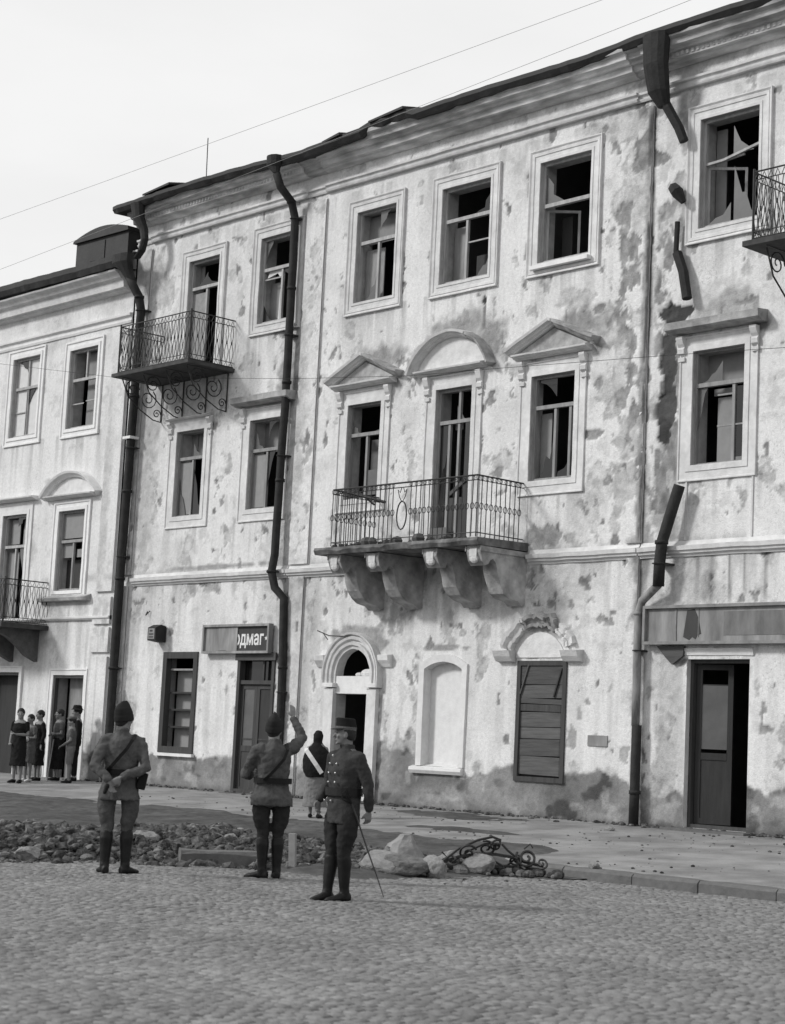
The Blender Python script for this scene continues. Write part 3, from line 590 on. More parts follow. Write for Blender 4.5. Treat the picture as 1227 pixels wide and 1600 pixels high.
def courses(parent, x0, x1, zs, zb, ztop, breaks=()):
    segs = []
    e = [x0]+list(breaks)+[x1]
    for i, (a, b) in enumerate(zip(e, e[1:])):
        y = .05 if i % 2 else 0
        q = MB(); q.sweep([(a, zs-.10), (b, zs-.10)], [(0, 0), (0, -.03-y), (.03, -.045-y), (.05, -.05-y), (.06, -.02-y), (.10, -.03-y), (.12, -.07-y), (.16, -.075-y), (.18, -.01), (.18, 0)], jit=.004); q.build('string_course', M_TRIM, parent)
        q = MB(); q.sweep([(a, ztop-.62), (b, ztop-.62)], [(0, 0), (0, -.03-y), (.02, -.10-y), (.06, -.12-y), (.07, -.20-y), (.17, -.22-y), (.18, -.28-y), (.22, -.30-y), (.24, -.38-y), (.33, -.40-y), (.36, -.48-y), (.43, -.50-y), (.44, 0)], jit=.006, seg=.45); q.build('cornice', M_CORN, parent)
        if zb: q = MB(); q.sweep([(a, zb-.13), (b, zb-.13)], [(0, 0), (0, -.03-y), (.04, -.04-y), (.05, -.08-y), (.09, -.09-y), (.10, -.12-y), (.17, -.13-y), (.19, -.03-y), (.26, -.0), (.26, 0)], jit=.005); q.build('storey_band', M_TRIM, parent)
courses(MAIN, X0-.05, X1, ZC, None, 13.88, (-34.2, -28.62, -28.02, -19.75, -19.42))
for a, b in ((-34.1, -28.65), (-28.62, -26.05), (-21.95, -19.45), (-19.42, X1)):
    q = MB(); q.sweep([(a, ZB-.13), (b, ZB-.13)], [(0, 0), (0, -.03), (.04, -.04), (.05, -.08), (.09, -.09), (.10, -.12), (.17, -.13), (.19, -.03), (.26, 0)], jit=.006); q.build('storey_band', M_TRIM, MAIN)
# dentils under the end bays of the cornice
q = MB()
for a, b in ((-34.6, -28.7), (-18.9, X1)):
    x = a
    while x < b: q.box(x, x+.055, -.27, -.2, 13.36, 13.43); x += .11
q.build('dentil', M_CORN, MAIN, kind='stuff')
# roof: ragged eave sheet, then the slope behind it
def roof(parent, x0, x1, zc, amp, th=.16, rag=.035):
    q = MB(); xs = np.linspace(x0, x1, int((x1-x0)/.22)+1); V = []; k = 6
    for i, x in enumerate(xs):
        n = float(vn.fbm(np.array(x*.9), np.array(3.)))-.5; n2 = random.uniform(-1, 1)
        ye = -.61+.12*n+.02*n2; z = zc+amp(x)+rag*n
        V += [(x, .1, z-th+.04), (x, ye+.06, z-th+.015*n2), (x, ye, z-th*.5), (x, ye, z), (x, 2.2, z+1.0), (x, 6.5, z+2.7)]
    F = [(i*k+j, i*k+j+1, (i+1)*k+j+1, (i+1)*k+j) for i in range(len(xs)-1) for j in range(k-1)]
    q.add(V, F); return q.build('roof', M_ROOF, parent)
def amp(x): return .05*sst(-21, -19.2, np.array(x))-.10*math.exp(-((x+28.2)/1.5)**2)+(.08 if -26.3 < x < -25.1 else 0)+.012*math.sin(x*1.3)
rf = roof(MAIN, X0-.35, X1, 13.74, amp)
for a, b, zz in ((-26.2, -25.15, 13.86), (-33.9, -32.8, 13.86), (-27.6, -27.0, 13.74)):
    q = MB(); q.add([(a, -.62, zz-.06), (b, -.68, zz-.01), (b, -.1, zz+.12), (a, -.1, zz+.1), (a, -.62, zz-.10), (b, -.68, zz-.06), (b, -.1, zz+.08), (a, -.1, zz+.06)], [(0, 1, 2, 3), (7, 6, 5, 4), (0, 4, 5, 1), (1, 5, 6, 2), (3, 2, 6, 7), (0, 3, 7, 4)]); q.build('lifted_roof_sheet', M_ROOF, rf)
# end wall, dark rooms behind the openings
q = MB(); q.box(X0-.02, X0+.2, .005, 7.5, .05, 13.6); q.build('end_wall', M_TRIM, MAIN)
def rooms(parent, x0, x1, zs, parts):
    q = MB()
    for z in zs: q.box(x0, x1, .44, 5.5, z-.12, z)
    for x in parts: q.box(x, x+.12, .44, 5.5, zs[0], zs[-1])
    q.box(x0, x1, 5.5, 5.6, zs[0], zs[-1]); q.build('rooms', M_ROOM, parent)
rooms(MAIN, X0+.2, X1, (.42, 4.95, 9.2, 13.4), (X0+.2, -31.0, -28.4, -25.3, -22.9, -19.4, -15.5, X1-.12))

# ---- downpipes
def rag(pts, n=6, j=.008):
    o = []
    for a, b in zip(pts, pts[1:]):
        a, b = Vector(a), Vector(b); k = max(1, int((b-a).length/.5))
        for i in range(k): o.append(a.lerp(b, i/k)+Vector((random.uniform(-j, j), 0, 0)))
    o.append(Vector(pts[-1])); return o
def pipe(parent, pts, rad, hop=None, m=None, **k):
    q = MB(); q.tube(rag(pts), rad, 10); 
    for p in rag(pts)[2::4]: q.tube([Vector(p)+Vector((0, 0, -.03)), Vector(p)+Vector((0, 0, .03))], rad*1.18, 10)
    o = q.build('downpipe', m or M_PIPE, parent, smooth=True, **k)
    for p in rag(pts)[3::5]:
        if abs(p.y) < .3: b_ = MB(); b_.box(p.x-rad*1.3, p.x+rad*1.3, p.y+rad*.2, 0, p.z-.015, p.z+.015); b_.tube([(p.x-rad*1.25, p.y+rad*.3, p.z), (p.x-rad*.9, p.y-rad*.85, p.z), (p.x, p.y-rad*1.25, p.z), (p.x+rad*.9, p.y-rad*.85, p.z), (p.x+rad*1.25, p.y+rad*.3, p.z)], .012, 4); b_.build('pipe_bracket', M_IRON, o)
    if hop:
        q = MB(); x, y, z = hop; q.loft([((x, y, z+.02), (.20, 0, 0), (0, .16, 0)), ((x, y, z-.16), (.19, 0, 0), (0, .15, 0)), ((x, y, z-.22), (.15, 0, 0), (0, .12, 0)), (pts[0], (.07, 0, 0), (0, .07, 0))], 10); q.build('hopper', m or M_PIPE, o)
    return o
pipe(MAIN, [(-29.02, -.62, 13.30), (-28.98, -.52, 13.02), (-28.92, -.25, 12.75), (-28.88, -.16, 12.4), (-28.86, -.16, 8.9), (-28.9, -.18, 5.3), (-28.9, -.24, 4.95), (-28.82, -.2, 4.62), (-28.6, -.12, 4.4), (-28.52, -.12, 3.0), (-28.50, -.12, .5)], .085, (-29.1, -.62, 13.66))
# cut-off pipe of the right-hand bay: funnel, spout, two loose lengths and the pale lower run
q = MB(); q.loft([((-19.0, -.52, 13.72), (.28, 0, 0), (0, .16, 0)), ((-19.02, -.5, 13.2), (.25, 0, 0), (0, .14, 0)), ((-19.02, -.40, 12.75), (.22, 0, 0), (0, .12, 0)), ((-18.98, -.3, 12.5), (.12, 0, 0), (0, .08, 0))], 12); fu = q.build('rain_funnel', M_PIPE, MAIN)
q = MB(); q.tube(rag([(-18.98, -.3, 12.6), (-18.72, -.2, 12.1), (-18.64, -.16, 11.86)]), [.09, .085, .08, .05][:len(rag([(-18.98, -.3, 12.6), (-18.72, -.2, 12.1), (-18.64, -.16, 11.86)]))], 8); q.build('spout', M_PIPE, fu)
q = MB(); q.tube([(-18.86, -.12, 11.1), (-18.72, -.2, 10.98), (-18.62, -.15, 10.8)], [.1, .11, .05], 7); q.build('pipe_bracket', M_PIPE, fu, label='bent scrap of downpipe')
q = MB(); q.tube(rag([(-18.78, -.1, 10.5), (-18.79, -.1, 9.98)]), .045, 8); q.tube(rag([(-18.74, -.12, 9.95), (-18.6, -.14, 9.6), (-18.48, -.16, 9.12)]), .085, 8); q.build('pipe_fragment', M_PIPE, fu)
lp = pipe(MAIN, [(-18.5, -.2, 5.98), (-18.66, -.22, 5.5), (-18.8, -.24, 5.05), (-18.84, -.24, 4.7), (-18.86, -.22, 4.33)], .095)
lo = pipe(MAIN, [(-18.86, -.22, 4.36), (-19.24, -.16, 4.1), (-19.32, -.14, 3.9), (-19.32, -.14, 2.05)], .07, m=M_PIPEL, label='pale peeling lower downpipe')
pipe(MAIN, [(-19.30, -.13, 2.06), (-19.31, -.13, .42)], .082)

# ---- signs and small things on the wall
sg = thing('shop_sign', (-30.1, -.1, 3.33), 'framed shop signboard reading одмаг, its left part faded, over the left shop door', 'sign')
q = MB(); q.box(-31.2, -29.0, -.10, -.03, 3.31, 3.88); q.build('board', M_SIGN, sg)
q = MB(); bars(q, -31.22, -28.98, 3.29, 3.90, -.16, -.04, .05); q.build('frame', M_SIGNG, sg)
q = MB(); q.box(-31.17, -30.42, -.112, -.1, 3.345, 3.845); q.box(-30.70, -30.41, -.120, -.112, 3.36, 3.845); q.box(-30.41, -30.06, -.122, -.1, 3.345, 3.845); q.build('faded_panel', M_SIGNG, sg)
def text(body, x, z, size, parent, m, y, sx=1., rotz=0):
    c = bpy.data.curves.new('lettering', 'FONT'); c.body = body; c.size = size; c.extrude = .002; c.offset = size*.02
    t = bpy.data.objects.new('tmp', c); COL.objects.link(t); bpy.context.view_layer.update()
    me = bpy.data.meshes.new_from_object(t.evaluated_get(bpy.context.evaluated_depsgraph_get())); bpy.data.objects.remove(t)
    me.transform(Matrix.Diagonal((sx, 1, 1, 1))); me.transform(Matrix.Rotation(pi/2, 4, 'X'))
    me.materials.clear(); me.materials.append(m)
    o = bpy.data.objects.new('lettering', me); COL.objects.link(o); o.parent = parent; o.location = Vector((x, y, z))-ORG[parent]; return o
text('одмаг', -30.17, 3.47, .40, sg, M_LETTER, -.104, .82)
q = MB()
for k in range(5):
    a = R_(90+72*k); b = R_(90+72*k+36); q.prismy([(-29.12, 3.6), (-29.12+.02*math.cos(b-R_(72)), 3.6+.02*math.sin(b-R_(72))), (-29.12+.055*math.cos(a), 3.6+.055*math.sin(a)), (-29.12+.02*math.cos(b), 3.6+.02*math.sin(b))], -.108, -.1)
q.build('star', M_LETTER, sg)
nb = thing('number_lamp', (-32.85, -.1, 3.55), 'small dark house-number lamp box on an iron arm left of the shop sign', 'lamp')
q = MB(); q.prismx([(-.30, 3.58), (-.30, 3.86), (-.16, 3.93), (-.02, 3.9), (-.02, 3.55)], -33.02, -32.72); q.build('lamp_box', M_PIPE, nb)
q = MB(); q.box(-32.98, -32.76, -.31, -.30, 3.61, 3.84); q.build('number_plate', M_FRAMEG, nb)
q = MB(); q.box(-32.95, -32.79, -.315, -.31, 3.64, 3.665); q.box(-32.95, -32.79, -.315, -.31, 3.70, 3.73); q.box(-32.93, -32.83, -.315, -.31, 3.77, 3.81); q.build('plate_slot', M_SIGN, nb)
q = MB(); q.tube([(-33.02, -.12, 3.74), (-33.2, -.1, 3.66), (-33.3, -.02, 3.78)], .012, 5); q.tube([(-33.5, 0, 4.25), (-33.45, -.08, 4.16), (-33.38, -.02, 4.26)], .012, 5); q.build('iron_arm', M_IRON, nb)
sb = thing('blank_signboard', (-15, -.1, 3.45), 'long weathered wooden signboard without legible writing over the right doorway', 'sign')
q = MB(); q.box(-19.19, X1, -.12, -.03, 3.42, 3.98); q.build('board', M_SIGNG, sb)
q = MB(); bars(q, -19.21, X1+.02, 3.38, 4.02, -.18, -.05, .05); q.box(-18.56, -18.54, -.135, -.12, 3.43, 3.97); q.box(-18.1, -18.09, -.13, -.12, 3.5, 3.97); q.build('frame', mat('grey_sign_frame', .20, .8, .3, 8, .2, 40), sb)
q = MB(); q.prismy([(-18.40, 3.50), (-18.33, 3.93), (-18.18, 3.95), (-18.10, 3.8), (-18.04, 3.55), (-18.12, 3.52), (-18.15, 3.46), (-18.22, 3.5), (-18.28, 3.45)], -.125, -.12); q.build('torn_patch', M_SIGN, sb)
q = MB(); q.box(-17.6, X1-.2, -.126, -.12, 3.52, 3.9); q.build('inner_panel', mat('faded_sign_panel', .16, .85, .4, 5, .2, 40, stretch=(1, 1, .3), var2=.3), sb)
q = MB(); q.box(-20.45, -20.02, -.018, .01, 1.69, 1.87); tag(q.build('notice_board', M_SIGNG, None), 'small grey weathered notice plate on the wall right of the boarded window', 'notice')

# ---- balconies
def straight_rail(parent, x0, x1, yf, z0, z1, pitch=.118):
    hr = MB(); t = .016
    for zz in (z1, z1-.085): hr.tube([(x0, 0, zz), (x0, yf, zz)], t if zz == z1 else .009, 6); hr.tube([(x0, yf, zz), (x1, yf, zz)], t if zz == z1 else .009, 6); hr.tube([(x1, yf, zz), (x1, 0, zz)], t if zz == z1 else .009, 6)
    zz = z0+.07; hr.tube([(x0, 0, zz), (x0, yf, zz), (x1, yf, zz), (x1, 0, zz)], .01, 6)
    hr.build('handrail', M_IRON, parent)
    q = MB(); q.tube([(0, 0, 0), (0, 0, z1-z0)], .009, 5); zm = (z1-z0)*.5
    ring = [(.045*math.cos(2*pi*k/8), 0, zm+.06*math.sin(2*pi*k/8)) for k in range(9)]; q.tube(ring, .008, 4, caps=False)
    ring = [(.038*math.cos(2*pi*k/6), 0, z1-z0-.043+.038*math.sin(2*pi*k/6)) for k in range(7)]; q.tube(ring, .006, 4, caps=False)
    n = int(round((x1-x0)/pitch)); proto = None; P = []
    for i in range(n+1):
        x = x0+(x1-x0)*i/n
        if -24.24 < x < -23.88: continue
        P.append((x, yf, z0, 0))
    m = int(round(-yf/pitch))
    for i in range(1, m): P += [(x0, yf*i/m, z0, 90), (x1, yf*i/m, z0, 90)]
    for p in P:
        if proto is None: o = proto = q.build('baluster', M_IRON, parent, org=(0, 0, 0)); o.location = Vector(p[:3])-ORG[parent]; ORG[o] = Vector(p[:3])
        else: o = dup_part(proto, p[:3], parent)
        o.rotation_euler = (random.uniform(-.01, .01), random.uniform(-.012, .012), R_(p[3]))
sl_ = MB(); nsl = 26
for i in range(nsl+1):
    x = -26.32+(4.32)*i/nsl; a = random.uniform(-.025, .01); b = random.uniform(-.02, .02)+(.04 if 11 < i < 16 else 0)
    sl_.v += [(x, 0, 5.07), (x, -1.27+a, 5.06+b*.3), (x, -1.31+a, 5.13+b), (x, -1.29+a, 5.19), (x, 0, 5.22)]
sl_.f = [(i*5+j, i*5+(j+1) % 5, (i+1)*5+(j+1) % 5, (i+1)*5+j) for i in range(nsl) for j in range(5)]+[(0, 1, 2, 3, 4), tuple(nsl*5+j for j in (4, 3, 2, 1, 0))]
BC = sl_.build('stone_balcony', mat('balcony_slab_stone', .13, .9, .45, 4, .6, 18, var2=.4, scale2=2), MAIN)
straight_rail(BC, -25.98, -22.15, -1.2, 5.22, 6.30)
q = MB(); ring = [(-24.06+.13*math.cos(2*pi*k/16), -1.2, 5.70+.26*math.sin(2*pi*k/16)) for k in range(17)]; q.tube(ring, .014, 5, caps=False)
for s in (-1, 1): q.tube([(-24.06+s*.02, -1.2, 5.96), (-24.06+s*.08, -1.2, 6.05), (-24.06+s*.12, -1.2, 6.18), (-24.06+s*.06, -1.2, 6.12), (-24.06+s*.02, -1.2, 6.22)], .008, 4)
q.build('oval_medallion', M_IRON, BC)
q = MB(); q.tube([(-25.75, -1.05, 6.26), (-25.2, -.9, 6.12), (-24.95, -.8, 6.05)], .03, 5); q.tube([(-25.6, -.95, 6.3), (-25.25, -.8, 6.02)], .02, 5); q.build('fallen_timber', M_WOODV, BC)
cp = [(0, 5.055), (-1.18, 5.055), (-1.18, 4.93), (-1.14, 4.80), (-1.06, 4.72), (-.96, 4.74), (-.92, 4.82), (-.86, 4.84), (-.78, 4.78), (-.72, 4.60), (-.66, 4.42), (-.55, 4.28), (-.40, 4.20), (-.2, 4.16), (-.1, 4.10), (0, 4.12)]
for xc in (-25.88, -24.82, -23.28, -22.2):
    q = MB(); jj = [(y+random.uniform(-.015, .015)*(y < -.05), z+random.uniform(-.012, .012)) for y, z in cp]
    q.prismx(jj, xc-.17, xc+.17); q.prismx([(-1.2, 4.96), (-1.2, 5.05), (0, 5.05), (0, 4.96)], xc-.19, xc-.172); q.prismx([(-1.2, 4.96), (-1.2, 5.05), (0, 5.05), (0, 4.96)], xc+.172, xc+.19)
    c = q.build('corbel', M_STONE, BC)
    q = MB(); q.prismx([(-1.181, 4.80), (-1.181, 5.02), (-1.195, 4.99), (-1.2, 4.88)], xc-.09, xc+.09); q.ell((xc, -1.15, 4.83), .1, .06, .08, 8, 6); q.build('carved_face', M_TRIM, c)
q = MB()
for k in range(46):
    x = random.uniform(-26.1, -22.2); s = random.uniform(.02, .06)*(1.6 if abs(x+24.2) < .8 else 1); q.ell((x, random.uniform(-1.22, -.8), 5.22+s*.4), s*1.5, s*1.2, s, 5, 4)
q.build('debris', M_DIRT, BC, kind='stuff')
q = MB(); q.box(-24.55, -24.05, -.03, .005, 5.28, 5.62); q.build('vent_hole', M_ROOM, BC)
def scroll_bracket(x, yf, zt, h):
    q = MB(); L_ = -yf
    q.tube([(x, -.02, zt), (x, yf*.95, zt)], .016, 5); q.tube([(x, -.02, zt), (x, -.02, zt-h)], .016, 5)
    def spiral(cy, cz, r0, turns, s=1, a0=0):
        pts = [(x, cy+r0*(1-i/22*.85)*math.cos(a0+s*2*pi*turns*i/22), cz+r0*(1-i/22*.85)*math.sin(a0+s*2*pi*turns*i/22)) for i in range(23)]; q.tube(pts, .013, 4)
    spiral(yf*.72, zt-.20*h/.8, .19*L_/1.1, 1.7); spiral(yf*.34, zt-.36*h/.8, .22*L_/1.1, 1.8, -1, 1); spiral(yf*.12, zt-h*.8, .1*L_/1.1, 1.5)
    q.tube([(x, yf*.95, zt-.04), (x, yf*.8, zt-.38*h/.8), (x, yf*.5, zt-.62*h/.8), (x, yf*.2, zt-.78*h/.8), (x, -.02, zt-h)], .014, 4)
    return q
def basket_balcony(name, x0, x1, yf, zs, zt, slabth, brackets, bm=None, label=None, h=.8):
    q = MB(); q.box(x0-.14, x1+.08, yf-.08, 0, zs-slabth, zs-.015); q.box(x0-.10, x1+.04, yf-.04, -.01, zs-.015, zs)
    B = q.build(name, mat('dark_balcony_slab', .05, .85, .4, 6, .3, 20), MAIN if x0 > -35 else LEFT, label=label)
    hr = MB()
    for zz, t in ((zt, .015), (zt-.13, .009), (zs+.12, .009), (zs+.02, .012)): hr.tube([(x0, 0, zz), (x0, yf, zz), (x1, yf, zz), (x1, 0, zz)], t, 5)
    for x in (x0, x1): hr.tube([(x, yf, zs), (x, yf, zt+.05)], .02, 6)
    hr.build('handrail', M_IRON, B)
    H = zt-.13-zs-.12; q = MB(); z0 = .12
    for s in (-1, 1):
        q.tube([(s*.012, 0, z0), (s*.045, 0, z0+H*.18), (s*.05, 0, z0+H*.3), (s*.012, 0, z0+H*.5), (s*.012, 0, z0+H*.55), (s*.04, 0, z0+H*.75), (s*.012, 0, z0+H)], .007, 4)
    q.tube([(-.05, 0, zt-zs-.13), (0, 0, zt-zs-.02), (.05, 0, zt-zs-.13)], .007, 4); q.tube([(-.05, 0, .02), (0, 0, .11), (.05, 0, .02)], .007, 4)
    q.tube([(0, 0, z0+H*.48), (0, 0, z0+H*.56)], .018, 4)
    n = int(round((x1-x0)/.125)); m = int(round(-yf/.125)); P = [(x0+(x1-x0)*(i+.5)/n, yf, zs, 0) for i in range(n)]
    for i in range(m): P += [(x0, yf*(i+.5)/m, zs, 90), (x1, yf*(i+.5)/m, zs, 90)]
    proto = None
    for p in P:
        if proto is None: o = proto = q.build('baluster', M_IRON, B, org=(0, 0, 0)); o.location = Vector(p[:3])-ORG[B]
        else: o = dup_part(proto, p[:3], B)
        o.rotation_euler = (0, 0, R_(p[3]))
    for x in brackets:
        if bm is None: scroll_bracket(x, yf, zs-slabth, h).build('scroll_bracket', M_IRON, B)
        else:
            q = MB(); a = zs-slabth; q.prismx([(0, a), (yf*.9, a), (yf*.88, a-.12), (yf*.7, a-.2), (yf*.5, a-.36), (yf*.25, a-.62), (0, a-.75)], x-.09, x+.09); q.build('corbel', bm, B)
    return B
basket_balcony('iron_balcony', -33.55, -30.93, -1.18, 9.47, 10.52, .09, (-33.45, -32.65, -31.8, -31.05), h=.85)
basket_balcony('iron_balcony', -16.42, -13.2, -1.2, 9.52, 10.60, .10, (-16.2, -15.4, -14.6), h=.95)
antenna = MB(); antenna.tube([(-33.0, .5, 13.9), (-33.04, .5, 15.25)], .012, 5); antenna.build('aerial_rod', M_IRON, MAIN)

# ================================================================== left building
LEFT = thing('apartment_building', (-40, 0, .3), 'lower pale three-storey house at the left with a dark barrel-roofed dormer', 'building')
LX0, LX1 = -47.5, -34.86
def lwin(x0, x1, z0, z1, prof=None, **k):
    f = window(LEFT, x0, x1, z0, z1, HOLES_L, **k)
    q = MB(); q.sweep(rect_path(x0, x1, z0, z1), prof or [(0, 0), (0, -.04), (.08, -.045), (.09, -.02), (.17, -.02), (.18, -.045), (.22, -.045), (.222, 0)], closed=True); q.build('surround', M_TRIMW, f); return f
f = lwin(-37.38, -36.17, 8.74, 10.68, tr=.62, mull=(.5, (.5, .97)), cross=((.05, .48, .32), (.52, .95, .34)), panels=[(.2, .62, .02, .98, BG, .3)])
f = lwin(-40.0, -38.74, 8.76, 10.78, tr=.62, mull=(.5, (.48, .97)), panels=[(.03, .97, .03, .97, M_WHITE, .12)], cross=((.05, .48, .32),))
f = lwin(-42.7, -41.45, 8.76, 10.78, tr=.62, mull=(.5,), panels=[(.03, .97, .03, .97, BG, .3)])
f = lwin(-37.38, -36.25, 4.82, 6.74, tr=.62, mull=(.5,), panels=[(.03, .97, .66, .97, BG, .12), (.05, .45, .42, .6, BG, .14), (.55, .95, .42, .52, M_FRAMEG, .15), (.0, .75, .03, .4, M_WOODV, .3)], fm=M_FRAMEG)
arch_ped(f, -36.85, 7.02, 1.12, .52, M_TRIMW, prof=[(0, 0), (0, -.1), (.04, -.13), (.08, -.2), (.13, -.22), (.15, -.02), (.15, 0)])
q = MB(); q.prismx([(0, 4.55), (-.14, 4.57), (-.17, 4.64), (0, 4.72)], -37.9, -35.8); q.build('sill', M_HOOD, f)
f = window(LEFT, -39.95, -38.84, 3.98, 6.78, HOLES_L, tr=.72, mull=(.5,), name='balcony_door', panels=[(.1, .45, .75, .97, BG, .2), (.6, .95, .72, .97, BG, .2), (.05, .48, .02, .68, BG, .2), (.7, .97, .02, .68, BG, .2)])
q = MB(); q.sweep([(-39.95, 4.0), (-39.95, 6.78), (-38.84, 6.78), (-38.84, 4.0)], PROF2); q.sweep([(-40.4, 7.1), (-38.4, 7.1)], CORN); q.build('surround', M_TRIMW, f)
for x0, x1, z1, mm in ((-37.13, -35.83, 2.82, M_SIGNG), (-40.3, -38.66, 2.88, M_DOOR)):
    HOLES_L.append((x0, x1, .30, z1)); q = MB(); bars(q, x0, x1, .3, z1, .0, .1, .07); f = q.build('street_door', M_WOODV, LEFT); reveal(f, x0, x1, .3, z1, .4)
    q = MB(); q.box(x0+(.25 if mm is M_SIGNG else 0), x1, .30, .36, .3, z1); q.build('door_leaf', mm, f)
    q = MB(); q.sweep([(x0, .4), (x0, z1), (x1, z1), (x1, .4)], [(0, 0), (0, -.03), (.1, -.03), (.12, -.05), (.15, -.05), (.151, 0)]); q.build('surround', M_TRIMW, f)
    q = MB(); q.box(x0-.1, x1+.1, -.25, .3, .2, .32); q.build('doorstep', M_KERB, f)
make_wall('wall', LX0, LX1, .02, 12.8, HOLES_L, [], LEFT, left=True, st=.05)
for (a, b, z0, z1) in ((-35.55, -34.9, 4.75, 10.9), (-35.6, -34.9, 4.0, 4.62), (-35.62, -34.9, 3.35, 3.92), (-35.62, -34.9, .3, 3.25)):
    o = make_wall('pilaster', a, b, z0, z1, [], [], LEFT, left=True, yoff=-.06); q = MB(); q.box(a, b, -.05, .03, z0, z1); q.build('pilaster_return', M_TRIM, o)
q = MB(); q.sweep([(LX0, 4.10), (-34.9, 4.10)], [(0, 0), (0, -.05), (.04, -.09), (.08, -.09), (.1, 0)]); q.build('storey_band', M_TRIM, LEFT)
q = MB(); q.sweep([(LX0, 11.05), (LX1, 11.05)], [(0, 0), (0, -.03), (.05, -.05), (.06, -.02), (.14, -.03), (.17, -.09), (.22, -.10), (.24, 0)]); q.build('string_course', M_TRIMW, LEFT)
q = MB(); q.sweep([(LX0, 11.8), (LX1-.1, 11.8)], [(0, 0), (0, -.03), (.02, -.14), (.06, -.16), (.07, -.24), (.24, -.27), (.28, -.36), (.34, -.4), (.40, -.5), (.44, -.52), (.45, 0)], seg=.4, jit=.005); q.build('cornice', M_TRIM, LEFT)
roof(LEFT, LX0, -34.8, 12.58, lambda x: -.05*sst(-41, -36, np.array(x)), th=.26, rag=.04)
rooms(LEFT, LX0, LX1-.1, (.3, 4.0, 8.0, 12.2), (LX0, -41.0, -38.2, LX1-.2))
# barrel-roofed dormer
q = MB(); xs = [-37.25+2.2*i/10 for i in range(11)]
pf = [(-37.25, 12.45), (-37.25, 13.28)]+[(-37.3+2.3*i/10, 13.29+.23*math.sin(pi*(i+.6)/11.2)) for i in range(11)]+[(-35.05, 13.2), (-35.05, 12.45)]
q.prismy([(a, b) for a, b in pf], -.15, 2.0); dm = q.build('dormer', M_ROOF, LEFT)
q = MB(); q.prismy([(-37.32, 13.30)]+[(-37.3+2.3*i/10, 13.32+.22*math.sin(pi*(i+.6)/11.2)) for i in range(11)]+[(-34.98, 13.26)], -.22, 2.1); q.build('dormer_roof', M_ROOF, dm)
q = MB(); q.box(-36.6, -36.0, -.17, -.14, 12.75, 13.2); q.build('dormer_hatch', M_ROOF, dm)
# shared corner downpipe
q = MB(); q.loft([((-34.12, -.58, 13.62), (.20, 0, 0), (0, .15, 0)), ((-34.08, -.56, 13.3), (.17, 0, 0), (0, .13, 0)), ((-33.92, -.5, 13.0), (.11, 0, 0), (0, .1, 0)), ((-33.86, -.5, 12.75), (.10, 0, 0), (0, .09, 0)), ((-33.95, -.5, 12.5), (.09, 0, 0), (0, .09, 0)), ((-34.15, -.48, 12.36), (.08, 0, 0), (0, .08, 0))], 10)
q2 = pipe(LEFT, [(-34.48, -.44, 12.0), (-34.36, -.38, 11.75), (-34.25, -.28, 11.5), (-34.25, -.2, 11.2), (-34.30, -.18, 10.4), (-34.34, -.18, 8), (-34.40, -.18, 5), (-34.42, -.18, .45)], .10)
q.build('upper_hopper', M_PIPE, q2)
q = MB(); q.loft([((-34.62, -.55, 12.50), (.40, 0, 0), (0, .16, 0)), ((-34.62, -.55, 12.32), (.36, 0, 0), (0, .15, 0)), ((-34.52, -.48, 12.12), (.19, 0, 0), (0, .13, 0)), ((-34.44, -.4, 11.9), (.13, 0, 0), (0, .11, 0))], 10); q.build('hopper', M_PIPE, q2)
q = MB(); q.box(-34.50, -34.20, -.31, -.05, 8.20, 8.26); q.build('pale_collar', M_TRIMW, q2)
basket_balcony('iron_balcony', -41.6, -37.6, -1.22, 4.0, 5.02, .12, (-41.2, -40.2, -39.1, -38.0), bm=mat('dark_corbel', .10, .9, .4, 6, .4, 18))

# ---- wires
for a, b, lab in (((-60, -5, 11.75), (5, -5, 12.56), 'upper overhead wire crossing the sky in front of the roofs'), ((-60, -5, 9.68), (5, -5, 12.79), 'lower overhead wire crossing the sky in front of the roofs')):
    q = MB(); A, B = Vector(a), Vector(b); q.tube([A.lerp(B, t/30)-Vector((0, 0, .18*4*(t/30)*(1-t/30))) for t in range(31)], .0035, 4); tag(q.build('overhead_wire', M_BLIND, None), lab, 'wire')
q = MB(); q.tube([(-47, -.75, 11.6), (-39.44, -.75, 10.49), (-34.3, -.75, 9.54), (-27.89, -.75, 8.76), (-24.5, -.75, 8.42), (-22.3, -.75, 8.29), (-18.43, -.75, 8.04), (-11, -.75, 7.5)], .005, 4); tag(q.build('facade_cable', M_PIPE, None), 'thin cable strung along the facade at the height of the window hoods', 'wire')

